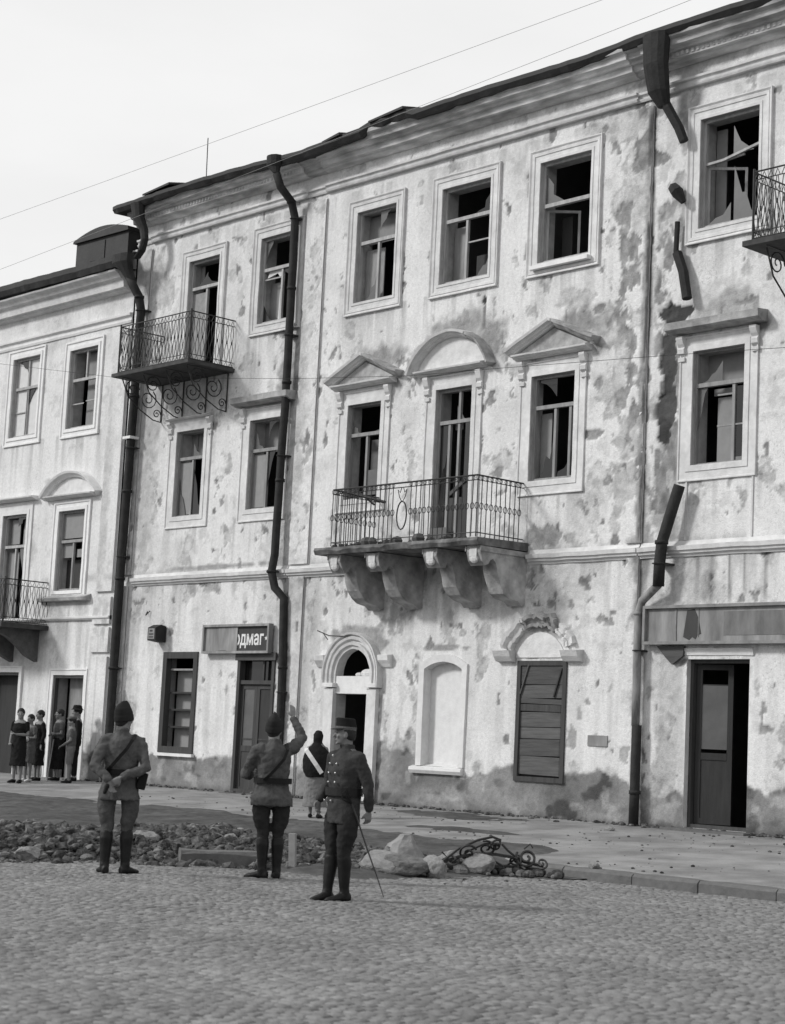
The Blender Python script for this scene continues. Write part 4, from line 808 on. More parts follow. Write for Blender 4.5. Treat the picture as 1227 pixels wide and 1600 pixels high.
# ================================================================== ground
def base_z(X, Y):
    return np.where(Y > -6.02, .43+.0517*np.minimum(Y, 0), 0.)
def grid(name, xs, ys, zf, m, kind='structure', keep=None, yw=None):
    X, Y = np.meshgrid(xs, ys)
    if yw is not None: Y = Y+yw(X, Y)
    Z = zf(X, Y); nx = len(xs); co = np.stack([X, Y, Z], -1).reshape(-1, 3)
    jj, ii = np.meshgrid(np.arange(len(ys)-1), np.arange(nx-1), indexing='ij'); a = (jj*nx+ii).ravel()
    quads = np.stack([a, a+1, a+1+nx, a+nx], -1)
    if keep is not None:
        c = co[quads].mean(1); quads = quads[keep(c[:, 0], c[:, 1], c[:, 2])]
    me = bpy.data.meshes.new(name); me.vertices.add(len(co)); me.vertices.foreach_set('co', co.astype(np.float32).ravel())
    me.loops.add(quads.size); me.loops.foreach_set('vertex_index', quads.ravel().astype(np.int32))
    me.polygons.add(len(quads)); me.polygons.foreach_set('loop_start', np.arange(0, quads.size, 4, dtype=np.int32)); me.update(calc_edges=True)
    me.polygons.foreach_set('use_smooth', [True]*len(me.polygons)); me.materials.append(m)
    o = bpy.data.objects.new(name, me); COL.objects.link(o); o['kind'] = kind; ORG[o] = Vector((0, 0, 0)); return o
def road_h(X, Y): return .05*(vn2.fbm(X*.35, Y*.35)-.5)*sst(-6, -9, Y)
gx = np.concatenate([np.linspace(-400, -30, 12), np.linspace(-29, 2, 125), np.linspace(3, 400, 12)]); gy = np.concatenate([np.linspace(-400, -26, 12), np.linspace(-25, -6.1, 95)])
ROAD = grid('road', gx, gy, lambda X, Y: road_h(X, Y)-.016, M_ROAD)
grid('ground', np.linspace(-500, 500, 6), np.linspace(-500, 500, 6), lambda X, Y: X*0-.35, M_DIRT)
SIDEW = grid('sidewalk', np.linspace(-70, 40, 700), np.linspace(-6.02, .6, 50), lambda X, Y: base_z(X, Y)+.012*(vn.fbm(X*.8, Y*.8)-.5), M_SIDE)
# kerb stones (dressed granite), each a stone of its own
x = -16.35; ki = 0
KERB = None
kproto = []
while x < 4:
    Lk = random.uniform(.92, 1.12)
    q = MB(); a = .012; n = 5; V = []
    for i in range(n+1):
        xx = x+.008+(Lk-.016)*i/n; e = .012 if i in (0, n) else 0; j = lambda: random.uniform(-.006, .006)
        V += [(xx, -6.00, -.05), (xx, -6.24+e+j(), -.05), (xx, -6.235+e+j(), .10+j()), (xx, -6.20+e, .134+j()), (xx, -6.00, .139-e)]
    q.add(V, [(i*5+k, i*5+k+1, (i+1)*5+k+1, (i+1)*5+k) for i in range(n) for k in range(4)]+[(0, 1, 2, 3, 4), tuple(n*5+k for k in (4, 3, 2, 1, 0))])
    o = q.build('kerb_stone', M_KERB, SIDEW); x += Lk
# trodden dirt that has buried the pavement edge on the left
def dirt_z(X, Y):
    b = np.where(Y > -6.3, .43+.0517*Y, .105)*1.0
    b = b*sst(-10.5, -6.0, Y)**.7+.03
    edge = -4.1+.9*(vn.fbm(X*.35, X*0+4)-.5)+.5*(vn2.fbm(X*1.7, Y*1.7)-.5)
    m = sst(-10.4, -9.2, Y)*sst(.5, -.35, Y-edge)*sst(-15.6, -17.6, X+.45*Y*0+.8*(vn3.fbm(X, Y)-.5)+ (Y+6)*.25)
    n = .10*(vn2.fbm(X*1.1, Y*1.1, 4)-.45)+.05*(vn.fbm(X*4, Y*4, 3)-.5)
    return b-.12+(.12+n)*m+.02*m
DIRT = grid('dirt_ground', np.linspace(-50, -15, 420), np.linspace(-10.6, -2.9, 120), dirt_z, M_DIRT)
# patch of dirt and mud stains further along the pavement
def patch_z(X, Y):
    m = np.maximum(sst(1, .4, np.sqrt(((X+20.3)/1.8)**2+((Y+3.0)/.45)**2)+.9*(vn.fbm(X*3, Y*3)-.5)), sst(1, .4, np.sqrt(((X+22.6)/2.2)**2+((Y+1.0)/.8)**2)+.9*(vn.fbm(X*3, Y*3)-.5)))
    return base_z(X, Y)-.02+.034*m
tag(grid('mud_patch', np.linspace(-26, -17.5, 150), np.linspace(-4.2, -.02, 60), patch_z, M_DIRT, kind='stuff'), 'thin patches of trampled mud on the pavement', 'mud')
# worn foot of the wall: small debris line
q = MB()
for k in range(620):
    x = random.uniform(-36, -13)
    if random.random() > .25+.75*float(vn.fbm(np.array(x*.8), np.array(1.5))): continue
    y = -abs(random.gauss(0, .12))-.03; s = random.uniform(.015, .05); q.ell((x, y, .43+.0517*y+s*.3), s*1.4, s*1.1, s*.8, 5, 4)
tag(q.build('wall_foot_debris', M_ROCKD, None), 'crumbs of fallen plaster and dirt along the foot of the wall', 'debris', kind='stuff')

# grit and small crumbs over pavement and road
q = MB()
for k in range(1300):
    x = random.uniform(-30, -11); y = random.uniform(-5.9, -.2) if random.random() < .7 else random.uniform(-9, -6.3)
    if float(vn.fbm(np.array(x*.6), np.array(y*.6+5))) < .47: continue
    s = .006+.02*random.random()**3; q.ell((x, y, (.43+.0517*y if y > -6 else 0)+s*.3), s*1.4, s*1.1, s*.8, 5, 3)
tag(q.build('grit', M_ROCKD, None), 'scattered grit and crumbs over the pavement', 'grit', kind='stuff')
# cobbles
def cob_mesh(k):
    rr = random.Random(k); n = 8; q = MB(); V = []
    for ring, (s, z) in enumerate(((1.03, -.05), (1.02, -.008), (.86, .003), (.45, .008))):
        for i in range(n):
            a = 2*pi*(i+.5)/n; c, sn = math.cos(a), math.sin(a); e = .30
            px = .052*math.copysign(abs(c)**e*1., c)*s*(1+rr.uniform(-.06, .06)); py = .041*math.copysign(abs(sn)**e, sn)*s*(1+rr.uniform(-.07, .07))
            V.append((px, py, z+rr.uniform(-.002, .002)))
    V.append((0, 0, .009)); F = [(r*n+i, r*n+(i+1) % n, (r+1)*n+(i+1) % n, (r+1)*n+i) for r in range(3) for i in range(n)]+[(3*n+i, 3*n+(i+1) % n, 4*n) for i in range(n)]
    return np.array(V), F
CM = [cob_mesh(k) for k in range(8)]*3
TONE = [random.choice((.155, .17, .18, .19, .20, .21, .225)) for _ in CM]
cmesh = []
for k, (V, F) in enumerate(CM):
    me = bpy.data.meshes.new('cobblestone'); me.from_pydata([tuple(p) for p in V], [], F); me.materials.append(M_COB)
    me.attributes.new('alb', 'FLOAT', 'POINT').data.foreach_set('value', [TONE[k]]*len(V))
    me.polygons.foreach_set('use_smooth', [True]*len(me.polygons)); cmesh.append(me)
pts = []
y = -6.36; row = 0
camxy = np.array([0, -CAM_D])
while y > -19.5:
    x = -24.5+random.uniform(0, .13)
    while x < 1.5:
        st = random.uniform(.092, .126); xx = x+st/2; wav = .10*math.sin(xx*.55+1.1)+.05*math.sin(xx*1.7+row*.05)
        yy = y+wav; dx, dy = xx, yy+CAM_D; dist = math.hypot(dx, dy); ang = math.degrees(math.atan2(-dx, dy))
        if 8.6 < dist < 23 and (31 if dist > 15 else 22) < ang < 64 and yy < -6.33: pts.append((dist, xx, yy, st/.107))
        x += st
    y -= .085+random.uniform(-.004, .004); row += 1
pts.sort()
AV, AF, AT = [], [], []; nv = 0
hh = road_h(np.array([p[1] for p in pts]), np.array([p[2] for p in pts]))
for i, (dist, x, y, sx) in enumerate(pts):
    k = random.randrange(24); rz = random.gauss(0, .07)+.06*math.cos(x*.55+1.1); tx, ty = random.gauss(0, .035), random.gauss(0, .045); z = float(hh[i])+random.gauss(0, .0025)
    if i < 300:
        o = bpy.data.objects.new('cobblestone', cmesh[k]); COL.objects.link(o); o.parent = ROAD; o.location = (x, y, z); o.rotation_euler = (tx, ty, rz); o.scale = (sx, 1, 1)
    else:
        V = CM[k][0]; c, s = math.cos(rz), math.sin(rz); X = V[:, 0]*sx
        AV.append(np.stack([x+X*c-V[:, 1]*s, y+X*s+V[:, 1]*c, z+V[:, 2]-X*ty+V[:, 1]*tx], -1)); AF += [tuple(a+nv for a in f) for f in CM[k][1]]; nv += len(V); AT += [TONE[k]]*len(V)
me = bpy.data.meshes.new('cobblestones'); me.from_pydata(np.concatenate(AV).tolist(), [], AF); me.materials.append(M_COB); me.polygons.foreach_set('use_smooth', [True]*len(me.polygons)); me.attributes.new('alb', 'FLOAT', 'POINT').data.foreach_set('value', AT)
o = bpy.data.objects.new('cobblestones', me); COL.objects.link(o); o.parent = ROAD; o['kind'] = 'stuff'

# ---- rubble heap
def rock_mesh(name, seed, m, sub=2, sq=(1, .8, .6), ang=.35):
    import bmesh
    rr = random.Random(seed); bm = bmesh.new(); bmesh.ops.create_icosphere(bm, subdivisions=sub, radius=1)
    pl = [Vector((rr.gauss(0, 1), rr.gauss(0, 1), rr.gauss(0, 1))).normalized() for _ in range(9)]; dd = [rr.uniform(.55, .9) for _ in pl]
    for v in bm.verts:
        for n_, t in zip(pl, dd):
            e = v.co.dot(n_)
            if e > t: v.co -= n_*(e-t)
        v.co += v.co.normalized()*rr.uniform(-.04, .04)
        v.co = Vector((v.co.x*sq[0], v.co.y*sq[1], v.co.z*sq[2]))
    me = bpy.data.meshes.new(name); bm.to_mesh(me); bm.free(); me.materials.append(m); return me
small = [rock_mesh('s', 50+k, M_ROCKD, 1) for k in range(7)]
SV = [np.array([v.co[:] for v in m.vertices]) for m in small]; SF = [[tuple(p.vertices) for p in m.polygons] for m in small]
front = [(-22.5, -16.5), (-19.2, -13.3), (-18.6, -12.3), (-18.25, -11.2), (-17.7, -10.4), (-17.3, -9.7), (-16.7, -9.2), (-16.3, -8.7)]
back = [(-26.5, -14.5), (-22.3, -11.3), (-21.9, -10.0), (-21.5, -8.9), (-20.8, -8.0), (-19.9, -7.3), (-18.6, -6.9), (-17.2, -6.7)]
def heap(t, s):      # t along, s 0 front .. 1 back
    i = min(int(t), len(front)-2); f = t-i
    a = Vector(front[i]).lerp(Vector(front[i+1]), f); b = Vector(back[i]).lerp(Vector(back[i+1]), f); return a.lerp(b, s)
def heap_h(t, s): return .30*max(0, math.sin(pi*min(1, max(0, s))))**.8*(1-.45*sst(4.5, 7, np.array(t)))*(.7+.6*float(vn.fbm(np.array(t*2.3), np.array(s*2+8.))))
NH, MH = 90, 26; V = []; F = []
for i in range(NH+1):
    for j in range(MH+1):
        t = 7*i/NH*.9999; s = -.08+1.16*j/MH; p = heap(t, s); V.append((p.x+random.uniform(-.02, .02), p.y+random.uniform(-.02, .02), (float(heap_h(t, s))-.03 if 0 < s < 1 else -.08)+.05*random.random()))
for i in range(NH):
    for j in range(MH): F.append((i*(MH+1)+j, i*(MH+1)+j+1, (i+1)*(MH+1)+j+1, (i+1)*(MH+1)+j))
q = MB(); q.add(V, F); tag(q.build('earth_heap', M_DIRT, None), 'bank of dug-up earth carrying the rubble', 'earth', kind='stuff')
AV, AF = [], []; nv = 0
for k in range(13000):
    t = random.uniform(.4, 6.999); s = random.betavariate(1.3, 1.5)
    if k > 12000: s = random.uniform(-.12, .05)
    p = heap(t, s); S = min(.13, .019*random.paretovariate(1.9)); z = (float(heap_h(t, s)) if 0 < s < 1 else 0)+S*.1
    a = random.randrange(7); M = Matrix.Rotation(random.uniform(0, 6.28), 3, 'Z') @ Matrix.Rotation(random.uniform(0, 6.28), 3, 'X'); P = SV[a] @ np.array(M).T*S+np.array([p.x, p.y, z])
    AV.append(P); AF += [tuple(b+nv for b in f) for f in SF[a]]; nv += len(P)
me = bpy.data.meshes.new('rubble'); me.from_pydata(np.concatenate(AV).tolist(), [], AF); me.materials.append(M_ROCKD)
o = bpy.data.objects.new('rubble', me); COL.objects.link(o); tag(o, 'long low heap of broken stone and earth between road and pavement', 'rubble', kind='stuff')
rm = [rock_mesh('rubble_stone', 80+k, M_ROCKL if k % 3 == 0 else mat('mid_rubble_stone', .17, .92, .35, 8, .6, 26), 2) for k in range(6)]
for m in rm: pass
for k in range(46):
    t = random.uniform(.9, 6.6); s = random.uniform(.02, .75); p = heap(t, s); S = random.uniform(.05, .115)
    o = bpy.data.objects.new('rubble_stone', rm[k % 6]); COL.objects.link(o); o.location = (p.x, p.y, float(heap_h(t, s))+S*.15); o.rotation_euler = (random.uniform(-.5, .5), random.uniform(-.5, .5), random.uniform(0, 6.28)); o.scale = (S*1.2, S*1.1, S)
    tag(o, 'broken fist to head sized stone lying loose on the long rubble heap', 'stone', 'loose stones on the rubble heap')
# the large individual blocks
rtex = bpy.data.textures.new('stone_relief', 'CLOUDS'); rtex.noise_scale = .3; rtex.noise_depth = 4
def relief(o, st, lv=2):
    a = o.modifiers.new('subdivide', 'SUBSURF'); a.subdivision_type = 'SIMPLE'; a.levels = a.render_levels = lv
    b = o.modifiers.new('relief', 'DISPLACE'); b.texture = rtex; b.strength = st; b.texture_coords = 'LOCAL'
def rock(x, y, z, s, seed, label, m=M_ROCKL, rot=(0, 0, 0), sq=(1, .8, .7), sub=3):
    me = rock_mesh('boulder', seed, m, sub, sq); o = bpy.data.objects.new('boulder', me); COL.objects.link(o); o.location = (x, y, z); o.scale = s; o.rotation_euler = rot; relief(o, .16, 1); return tag(o, label, 'stone')
q = MB(); V = []
for (z, k_, ox, oy) in ((0, 1., 0, 0), (.16, .98, -.02, .0), (.34, .66, -.03, .02), (.48, .26, .02, .04)):
    for (a, b) in ((-.34, -.05), (-.12, -.27), (.05, -.26), (.30, -.06), (.24, .24), (-.16, .26)): V.append((a*k_+ox+random.uniform(-.015, .015), b*k_+oy+random.uniform(-.015, .015), z+random.uniform(-.02, .02)*(z > 0)))
q.add(V, [(r_*6+i, r_*6+(i+1) % 6, (r_+1)*6+(i+1) % 6, (r_+1)*6+i) for r_ in range(3) for i in range(6)]+[tuple(18+i for i in range(6))])
pk = q.build('boulder', M_ROCKL, None); pk.scale = (.88, .88, .82); relief(pk, .09, 2); pk.location = (-16.75, -7.75, .04); pk.rotation_euler = (0, 0, .35); tag(pk, 'upright pointed pale boulder, tallest of the blocks right of the officer', 'stone')
rock(-16.35, -8.45, .12, (.50, .36, .24), 5, 'broad flat pale block in front of the upright boulder', rot=(0, .1, -.3))
rock(-15.92, -8.45, .12, (.36, .28, .24), 8, 'dark wedge shaped block beside the broad flat pale block', mat('brown_block', .12, .92, .4, 6, .6, 22), rot=(.2, 0, .5))
rock(-15.60, -8.25, .12, (.20, .18, .22), 12, 'small squarish pale block at the right end of the boulders', rot=(.1, .1, .2))
rock(-16.55, -7.0, .14, (.32, .22, .22), 14, 'low grey block behind the boulders, next to the twisted ironwork', rot=(.1, -.1, 1.2))
rock(-15.85, -7.3, .12, (.26, .2, .2), 15, 'rounded block between the boulders and the twisted ironwork', rot=(.4, -.1, .2))
rock(-18.9, -10.1, .22, (.22, .2, .22), 18, 'pale angular stone on the heap above the lying kerb block', rot=(.3, .1, .2))
rock(-18.4, -12.1, .1, (.20, .16, .14), 21, 'pale stone at the front foot of the heap behind the left soldier', rot=(0, .1, .2))
rock(-19.3, -12.7, .12, (.3, .22, .16), 23, 'pale broken slab at the front foot of the heap, leftmost of the large stones', rot=(0, .1, .9))
q = MB(); V = []
for i in range(7):
    for (a, b) in ((-.09, 0), (-.1, .13), (-.07, .17), (.09, .18), (.11, .15), (.1, 0)): V.append((-.5+i/6*1.0, a+random.uniform(-.01, .01), b+random.uniform(-.01, .01)))
q.add(V, [(i*6+j, i*6+(j+1) % 6, (i+1)*6+(j+1) % 6, (i+1)*6+j) for i in range(6) for j in range(6)]+[(0, 1, 2, 3, 4, 5), tuple(36+j for j in (5, 4, 3, 2, 1, 0))])
kb = q.build('kerb_block', M_KERB, None); kb.location = (-17.55, -9.95, .0); kb.rotation_euler = (0, 0, R_(62)); tag(kb, 'long dressed kerb block lying loose at the front of the rubble heap', 'stone')
q = MB(); q.box(-.04, .04, -.03, .03, 0, .42); sk = q.build('stake', M_PALEC, None); sk.location = (-16.75, -9.5, .02); sk.rotation_euler = (.03, -.04, .5); tag(sk, 'short pale wooden stake standing at the rubble behind the pointing soldier', 'stake')
# twisted wrought iron fallen from a balcony
it = thing('twisted_ironwork', (-15.7, -7.0, .12), 'tangled piece of scrolled wrought iron railing lying at the kerb', 'ironwork')
def scr(pts, r=.016): 
    q = MB(); q.tube(pts, r, 5); return q
B0 = Vector((-15.82, -7.15, .1))
ex = Vector((.66, .75, 0)).normalized(); ez = Vector((0, 0, 1)); ey = Vector((.75, -.66, 0)).normalized()
def pp(a, c, b=0): return B0+ex*a*.92+ez*c*.80+ey*b
def spir(ca, cc, r0, tn, s=1, a0=0, b=0): return [pp(ca+r0*(1-i/26*.8)*math.cos(a0+s*2*pi*tn*i/26), cc+r0*(1-i/26*.8)*math.sin(a0+s*2*pi*tn*i/26), b+.06*math.sin(i*.4)) for i in range(27)]
IR = [([pp(-.8, .0, .1), pp(-.6, .05, .08), pp(-.4, .14, .05), pp(-.15, .19), pp(.1, .20), pp(.3, .17), pp(.5, .1), pp(.75, .05)], .02), ([pp(-.85, .02, -.1), pp(-.5, .05, -.12), pp(-.1, .04, -.1), pp(.3, .02, -.06), pp(.7, .0)], .018),
    (spir(-.28, .20, .13, 1.4, 1, .5, .05), .015), (spir(-.02, .28, .12, 1.5, -1, 2, -.05), .015), (spir(.10, .33, .09, 1.4, 1, 1, .02), .013), (spir(.52, .17, .15, 1.7, 1, 2.6), .018), (spir(.36, .12, .09, 1.3, -1, 1), .014), (spir(-.48, .10, .09, 1.3, -1, 0, .1), .013), (spir(.72, .1, .08, 1.4, 1, 4, .08), .013),
    ([pp(-.62, .05, .1), pp(-.4, .26, .06), pp(-.15, .40, .02), pp(.05, .46), pp(.16, .42), pp(.15, .34), pp(.08, .33)], .017), ([pp(-.5, .03, .05), pp(-.25, .24, .0), pp(-.05, .35), pp(.08, .36), pp(.1, .28)], .014), ([pp(.18, .36), pp(.27, .26), pp(.38, .17), pp(.6, .05)], .015), ([pp(.48, .30), pp(.56, .38), pp(.60, .32)], .010),
    ([pp(-.1, .0, .15), pp(.05, .12, .1), pp(.2, .03, .12)], .016), ([pp(.25, .0, -.12), pp(.35, .12, -.05), pp(.5, .0, .1)], .016), ([pp(-.7, .02), pp(-.55, .12), pp(-.62, .2)], .012)]
for pts, rr in IR: scr(pts, rr).build('scroll', M_IRON, it)
for (a_, c_) in ((-.55, .04), (-.2, .06), (.15, .05), (.42, .04), (.7, .03)): p = pp(a_, c_, -.02); q = MB(); q.ell((p.x, p.y, p.z-.06), .10, .08, .06, 7, 5); q.build('rust_clump', M_ROOF, it)
q = MB()
for k in range(30):
    s = random.uniform(.03, .09); p = pp(random.uniform(-.8, .95), 0, random.uniform(-.15, .3)); q.ell((p.x, p.y, .02+s*.4), s*1.3, s, s*.8, 6, 5)
tag(q.build('stone_crumbs', M_ROCKD, None), 'small broken stones lying under the tangled ironwork at the kerb', 'debris', kind='stuff')
# extra loose scraps on the pavement edge
for (x, y, s, lab) in ((-15.0, -6.1, .07, 'small pale stone on the kerb just right of the ironwork'), (-18.9, -1.2, .08, 'small stone near the wall foot left of the right-hand downpipe')):
    o = rock(x, y, .17 if y < -5 else .39, (s*1.4, s, s), int(s*1000), lab, sub=2)

# ================================================================== people
tex = bpy.data.textures.new('cloth_folds', 'CLOUDS'); tex.noise_scale = .075; tex.noise_depth = 2
def soft(mb, name, m, parent, vox=.014, folds=0., smooth=2, label=None):
    o = mb.build(name, m, parent, label=label)
    r = o.modifiers.new('remesh', 'REMESH'); r.mode = 'VOXEL'; r.voxel_size = vox; r.use_smooth_shade = True
    if smooth:
        s = o.modifiers.new('smooth', 'SMOOTH'); s.factor = .5; s.iterations = smooth
    if folds:
        d_ = o.modifiers.new('folds', 'DISPLACE'); d_.texture = tex; d_.strength = folds; d_.mid_level = .5; d_.texture_coords = 'LOCAL'
    return o
V3 = lambda *a: Vector(a)
def head_mb(q, c, yawd, pitchd=0, k=1.):
    """skull, jaw, nose, ears, lips, brow and neck joined; c = centre of the head at ear height"""
    Mx = Matrix.Rotation(R_(yawd), 3, 'Z') @ Matrix.Rotation(R_(pitchd), 3, 'X'); c = Vector(c)
    def T(p): return c+Mx @ (Vector(p)*k)
    q.ell(c+Mx@Vector((0, -.012, .035))*k, .077*k, .097*k, .092*k, 14, 10, Mx)
    q.loft([(T((0, .022, -.10)), Mx@V3(.030, 0, 0)*k, Mx@V3(0, .034, 0)*k), (T((0, .028, -.085)), Mx@V3(.046, 0, 0)*k, Mx@V3(0, .050, .0)*k), (T((0, .020, -.045)), Mx@V3(.062, 0, 0)*k, Mx@V3(0, .066, 0)*k), (T((0, .008, 0)), Mx@V3(.072, 0, 0)*k, Mx@V3(0, .082, 0)*k), (T((0, 0, .05)), Mx@V3(.07, 0, 0)*k, Mx@V3(0, .085, 0)*k)], 14)
    q.limb([(T((0, .088, .018)), .010*k), (T((0, .104, -.008)), .012*k), (T((0, .114, -.026)), .015*k)], 8)
    q.ell(T((0, .088, -.058)), .024*k, .010*k, .009*k, 8, 6, Mx)
    q.ell(T((0, .078, -.095)), .020*k, .016*k, .014*k, 8, 6, Mx)
    q.ell(T((0, .084, .030)), .050*k, .012*k, .010*k, 8, 6, Mx)
    for s in (-1, 1):
        q.ell(T((s*.078, -.005, -.008)), .010*k, .022*k, .034*k, 8, 6, Mx); q.ell(T((s*.042, .070, -.022)), .02*k, .016*k, .02*k, 8, 6, Mx)
    return T, Mx
def hand_mb(q, w, dirv, palm_n, k=1., curl=.5, point=False, side=1):
    """w wrist, dirv along the hand, palm_n the way the palm faces; five unequal bent fingers and a thumb leaving the side"""
    d1 = Vector(dirv).normalized(); n = (Vector(palm_n)-d1*Vector(palm_n).dot(d1)).normalized(); s = d1.cross(n)*side
    w = Vector(w)
    q.loft([(w, s*.024*k, n*.018*k), (w+d1*.035*k, s*.036*k, n*.016*k), (w+d1*.085*k, s*.042*k, n*.014*k), (w+d1*.095*k, s*.038*k, n*.011*k)], 10)
    for i, (o, ln) in enumerate(((.032, .070), (.011, .080), (-.011, .075), (-.032, .060))):
        c = .05 if (point and i == 0) else curl
        b = w+d1*.085*k+s*o*k; e1 = b+(d1*math.cos(c*.8)+n*math.sin(c*.8))*ln*.45*k; e2 = e1+(d1*math.cos(c*1.9)+n*math.sin(c*1.9))*ln*.32*k; e3 = e2+(d1*math.cos(c*2.7)+n*math.sin(c*2.7))*ln*.25*k
        q.limb([(b-d1*.01*k, .0095*k), (e1, .009*k), (e2, .008*k), (e3, .0068*k)], 6)
    b = w+d1*.03*k+s*.03*k; e1 = b+(d1*.7+s*.6+n*.3).normalized()*.036*k; e2 = e1+(d1*.8+s*.15+n*.55).normalized()*.032*k
    q.limb([(b, .013*k), (e1, .011*k), (e2, .009*k)], 6)
def leg(q, hip, knee, ank, r=(.088, .058, .036), n=12):
    h, k_, a = Vector(hip), Vector(knee), Vector(ank)
    q.limb([(h, r[0]), (h.lerp(k_, .35), r[0]*.95), (h.lerp(k_, .75), r[0]*.72), (k_, r[1]), (k_.lerp(a, .25)+V3(0, -.012, 0), r[1]*1.0), (k_.lerp(a, .6), r[1]*.78), (a, r[2])], n)
def foot(q, a, yawd, k=1., h=.045, toe=.175):
    f = Matrix.Rotation(R_(yawd), 3, 'Z') @ V3(0, 1, 0); a = Vector(a); s = V3(-f.y, f.x, 0)
    g = Vector((a.x, a.y, 0))
    q.loft([(g-f*.06*k+V3(0, 0, .05), s*.028*k, V3(0, 0, .040)), (g-f*.045*k+V3(0, 0, .045), s*.036*k, V3(0, 0, .045)), (g+f*.04*k+V3(0, 0, .048), s*.038*k, V3(0, 0, .046)), (g+f*.11*k+V3(0, 0, .034), s*.046*k, V3(0, 0, .032)), (g+f*.165*k+V3(0, 0, .026), s*.036*k, V3(0, 0, .023)), (g+f*.19*k+V3(0, 0, .02), s*.02*k, V3(0, 0, .012))], 12)
def arm(q, sh, el, wr, r=(.058, .046, .034), n=10):
    a, b, c = Vector(sh), Vector(el), Vector(wr); q.limb([(a, r[0]), (a.lerp(b, .5), r[0]*.88), (b, r[1]), (b.lerp(c, .35), r[1]*.98), (c, r[2])], n)
def torso(q, rings): q.loft([((0+x, y, z), (rx, 0, 0), (0, ry, 0)) for x, y, z, rx, ry in rings], 20)
def figure(name, loc, rz, k, label, cat='person', group=None):
    o = thing(name, loc, label, cat, group, rz=R_(rz), local=True); o.scale = (k, k, k); return o
def body_base(root, J, vox=.0085, skin=M_SKIN, headk=1.):
    q = MB(); torso(q, [(0, 0, .86, .12, .08), (0, 0, .93, .16, .11), (0, 0, 1.05, .14, .10), (0, .0, 1.25, .155, .11), (0, 0, 1.40, .165, .10), (0, -.01, 1.455, .10, .07)])
    T, Mx = head_mb(q, J['head'], J.get('hyaw', 0), J.get('hpitch', 0), headk)
    hc = Vector(J['head']); q.limb([(V3(0, -.015, 1.42), .062), (V3(hc.x*.5, hc.y*.5-.01, 1.50), .060), (hc+V3(0, -.015, -.03), .064)], 12)
    for s, n in ((-1, 'l'), (1, 'r')):
        arm(q, J['sh'+n], J['el'+n], J['wr'+n], (.05, .038, .027)); leg(q, J['hip'+n], J['kn'+n], J['an'+n], (.08, .052, .034)); foot(q, J['an'+n], J['foot'+n])
        h = J.get('hand'+n)
        if h: hand_mb(q, J['wr'+n], h[0], h[1], curl=h[2], point=len(h) > 3, side=s)
    b = soft(q, 'body', skin, root, vox, 0, 1); return b, T, Mx
def eyes(root, T, k=1.):
    for s in (-1, 1):
        q = MB(); q.ell(T((s*.030, .076, .008)), .012*k, .008*k, .007*k, 8, 6); q.build('eye', M_LEATHER, root, smooth=True)
def band(path_rings, th): pass
def strap(root, pts, w, nrm, m=M_STRAP, name='shoulder_strap'):
    q = MB(); V = []; P = [Vector(p) for p in pts]; n = len(P)
    for i, p in enumerate(P):
        t = (P[min(i+1, n-1)]-P[max(i-1, 0)]).normalized(); nn = Vector(nrm[i]).normalized(); s = t.cross(nn).normalized()*w/2
        V += [p-s, p+s, p+s+nn*.008, p-s+nn*.008]
    q.add(V, [(i*4+j, i*4+(j+1) % 4, (i+1)*4+(j+1) % 4, (i+1)*4+j) for i in range(n-1) for j in range(4)]+[(0, 1, 2, 3), tuple((n-1)*4+j for j in (3, 2, 1, 0))]); return q.build(name, m, root)
def ringbelt(root, z, rx, ry, y0, hgt, m=M_STRAP, name='belt', th=.008):
    q = MB(); n = 28; V = []
    for i in range(n):
        a = 2*pi*i/n
        for (e, dz) in ((0, -hgt/2), (th, -hgt/2), (th, hgt/2), (0, hgt/2)): V.append(((rx+e)*math.cos(a), y0+(ry+e)*math.sin(a), z+dz))
    q.add(V, [(i*4+j, ((i+1) % n)*4+j, ((i+1) % n)*4+(j+1) % 4, i*4+(j+1) % 4) for i in range(n) for j in range(4)]); return q.build(name, m, root)
def side_cap(root, T, Mx, m=M_KHAKID):
    """tall folded field cap with a peaked crown"""
    q = MB(); R = lambda z, a, b, oy=0: (T((0, oy, z)), Mx@V3(a, 0, 0), Mx@V3(0, b, 0))
    q.loft([R(-.005, .084, .104), R(.035, .092, .113), (T((0, -.005, .08)), Mx@V3(.092, 0, 0), Mx@V3(0, .114, 0)), (T((0, -.01, .13)), Mx@V3(.074, 0, 0), Mx@V3(0, .104, 0)), (T((.0, -.0, .17)), Mx@V3(.040, 0, 0), Mx@V3(0, .085, 0)), (T((.0, .02, .21)), Mx@V3(.004, 0, 0), Mx@V3(0, .04, 0))], 18)
    q.loft([R(-.012, .090, .110), R(-.005, .098, .119), (T((0, -.002, .05)), Mx@V3(.099, 0, 0), Mx@V3(0, .120, 0)), (T((0, -.002, .054)), Mx@V3(.090, 0, 0), Mx@V3(0, .112, 0))], 18)
    return soft(q, 'cap', m, root, .009, .004, 1)
def nape(root, T, Mx):
    q = MB(); q.loft([(T((0, -.055, -.055)), Mx@V3(.055, 0, 0), Mx@V3(0, .045, 0)), (T((0, -.03, -.01)), Mx@V3(.079, 0, 0), Mx@V3(0, .078, 0)), (T((0, -.02, .05)), Mx@V3(.083, 0, 0), Mx@V3(0, .088, 0))], 14); return soft(q, 'hair', M_HAIR, root, .010, .004, 1)
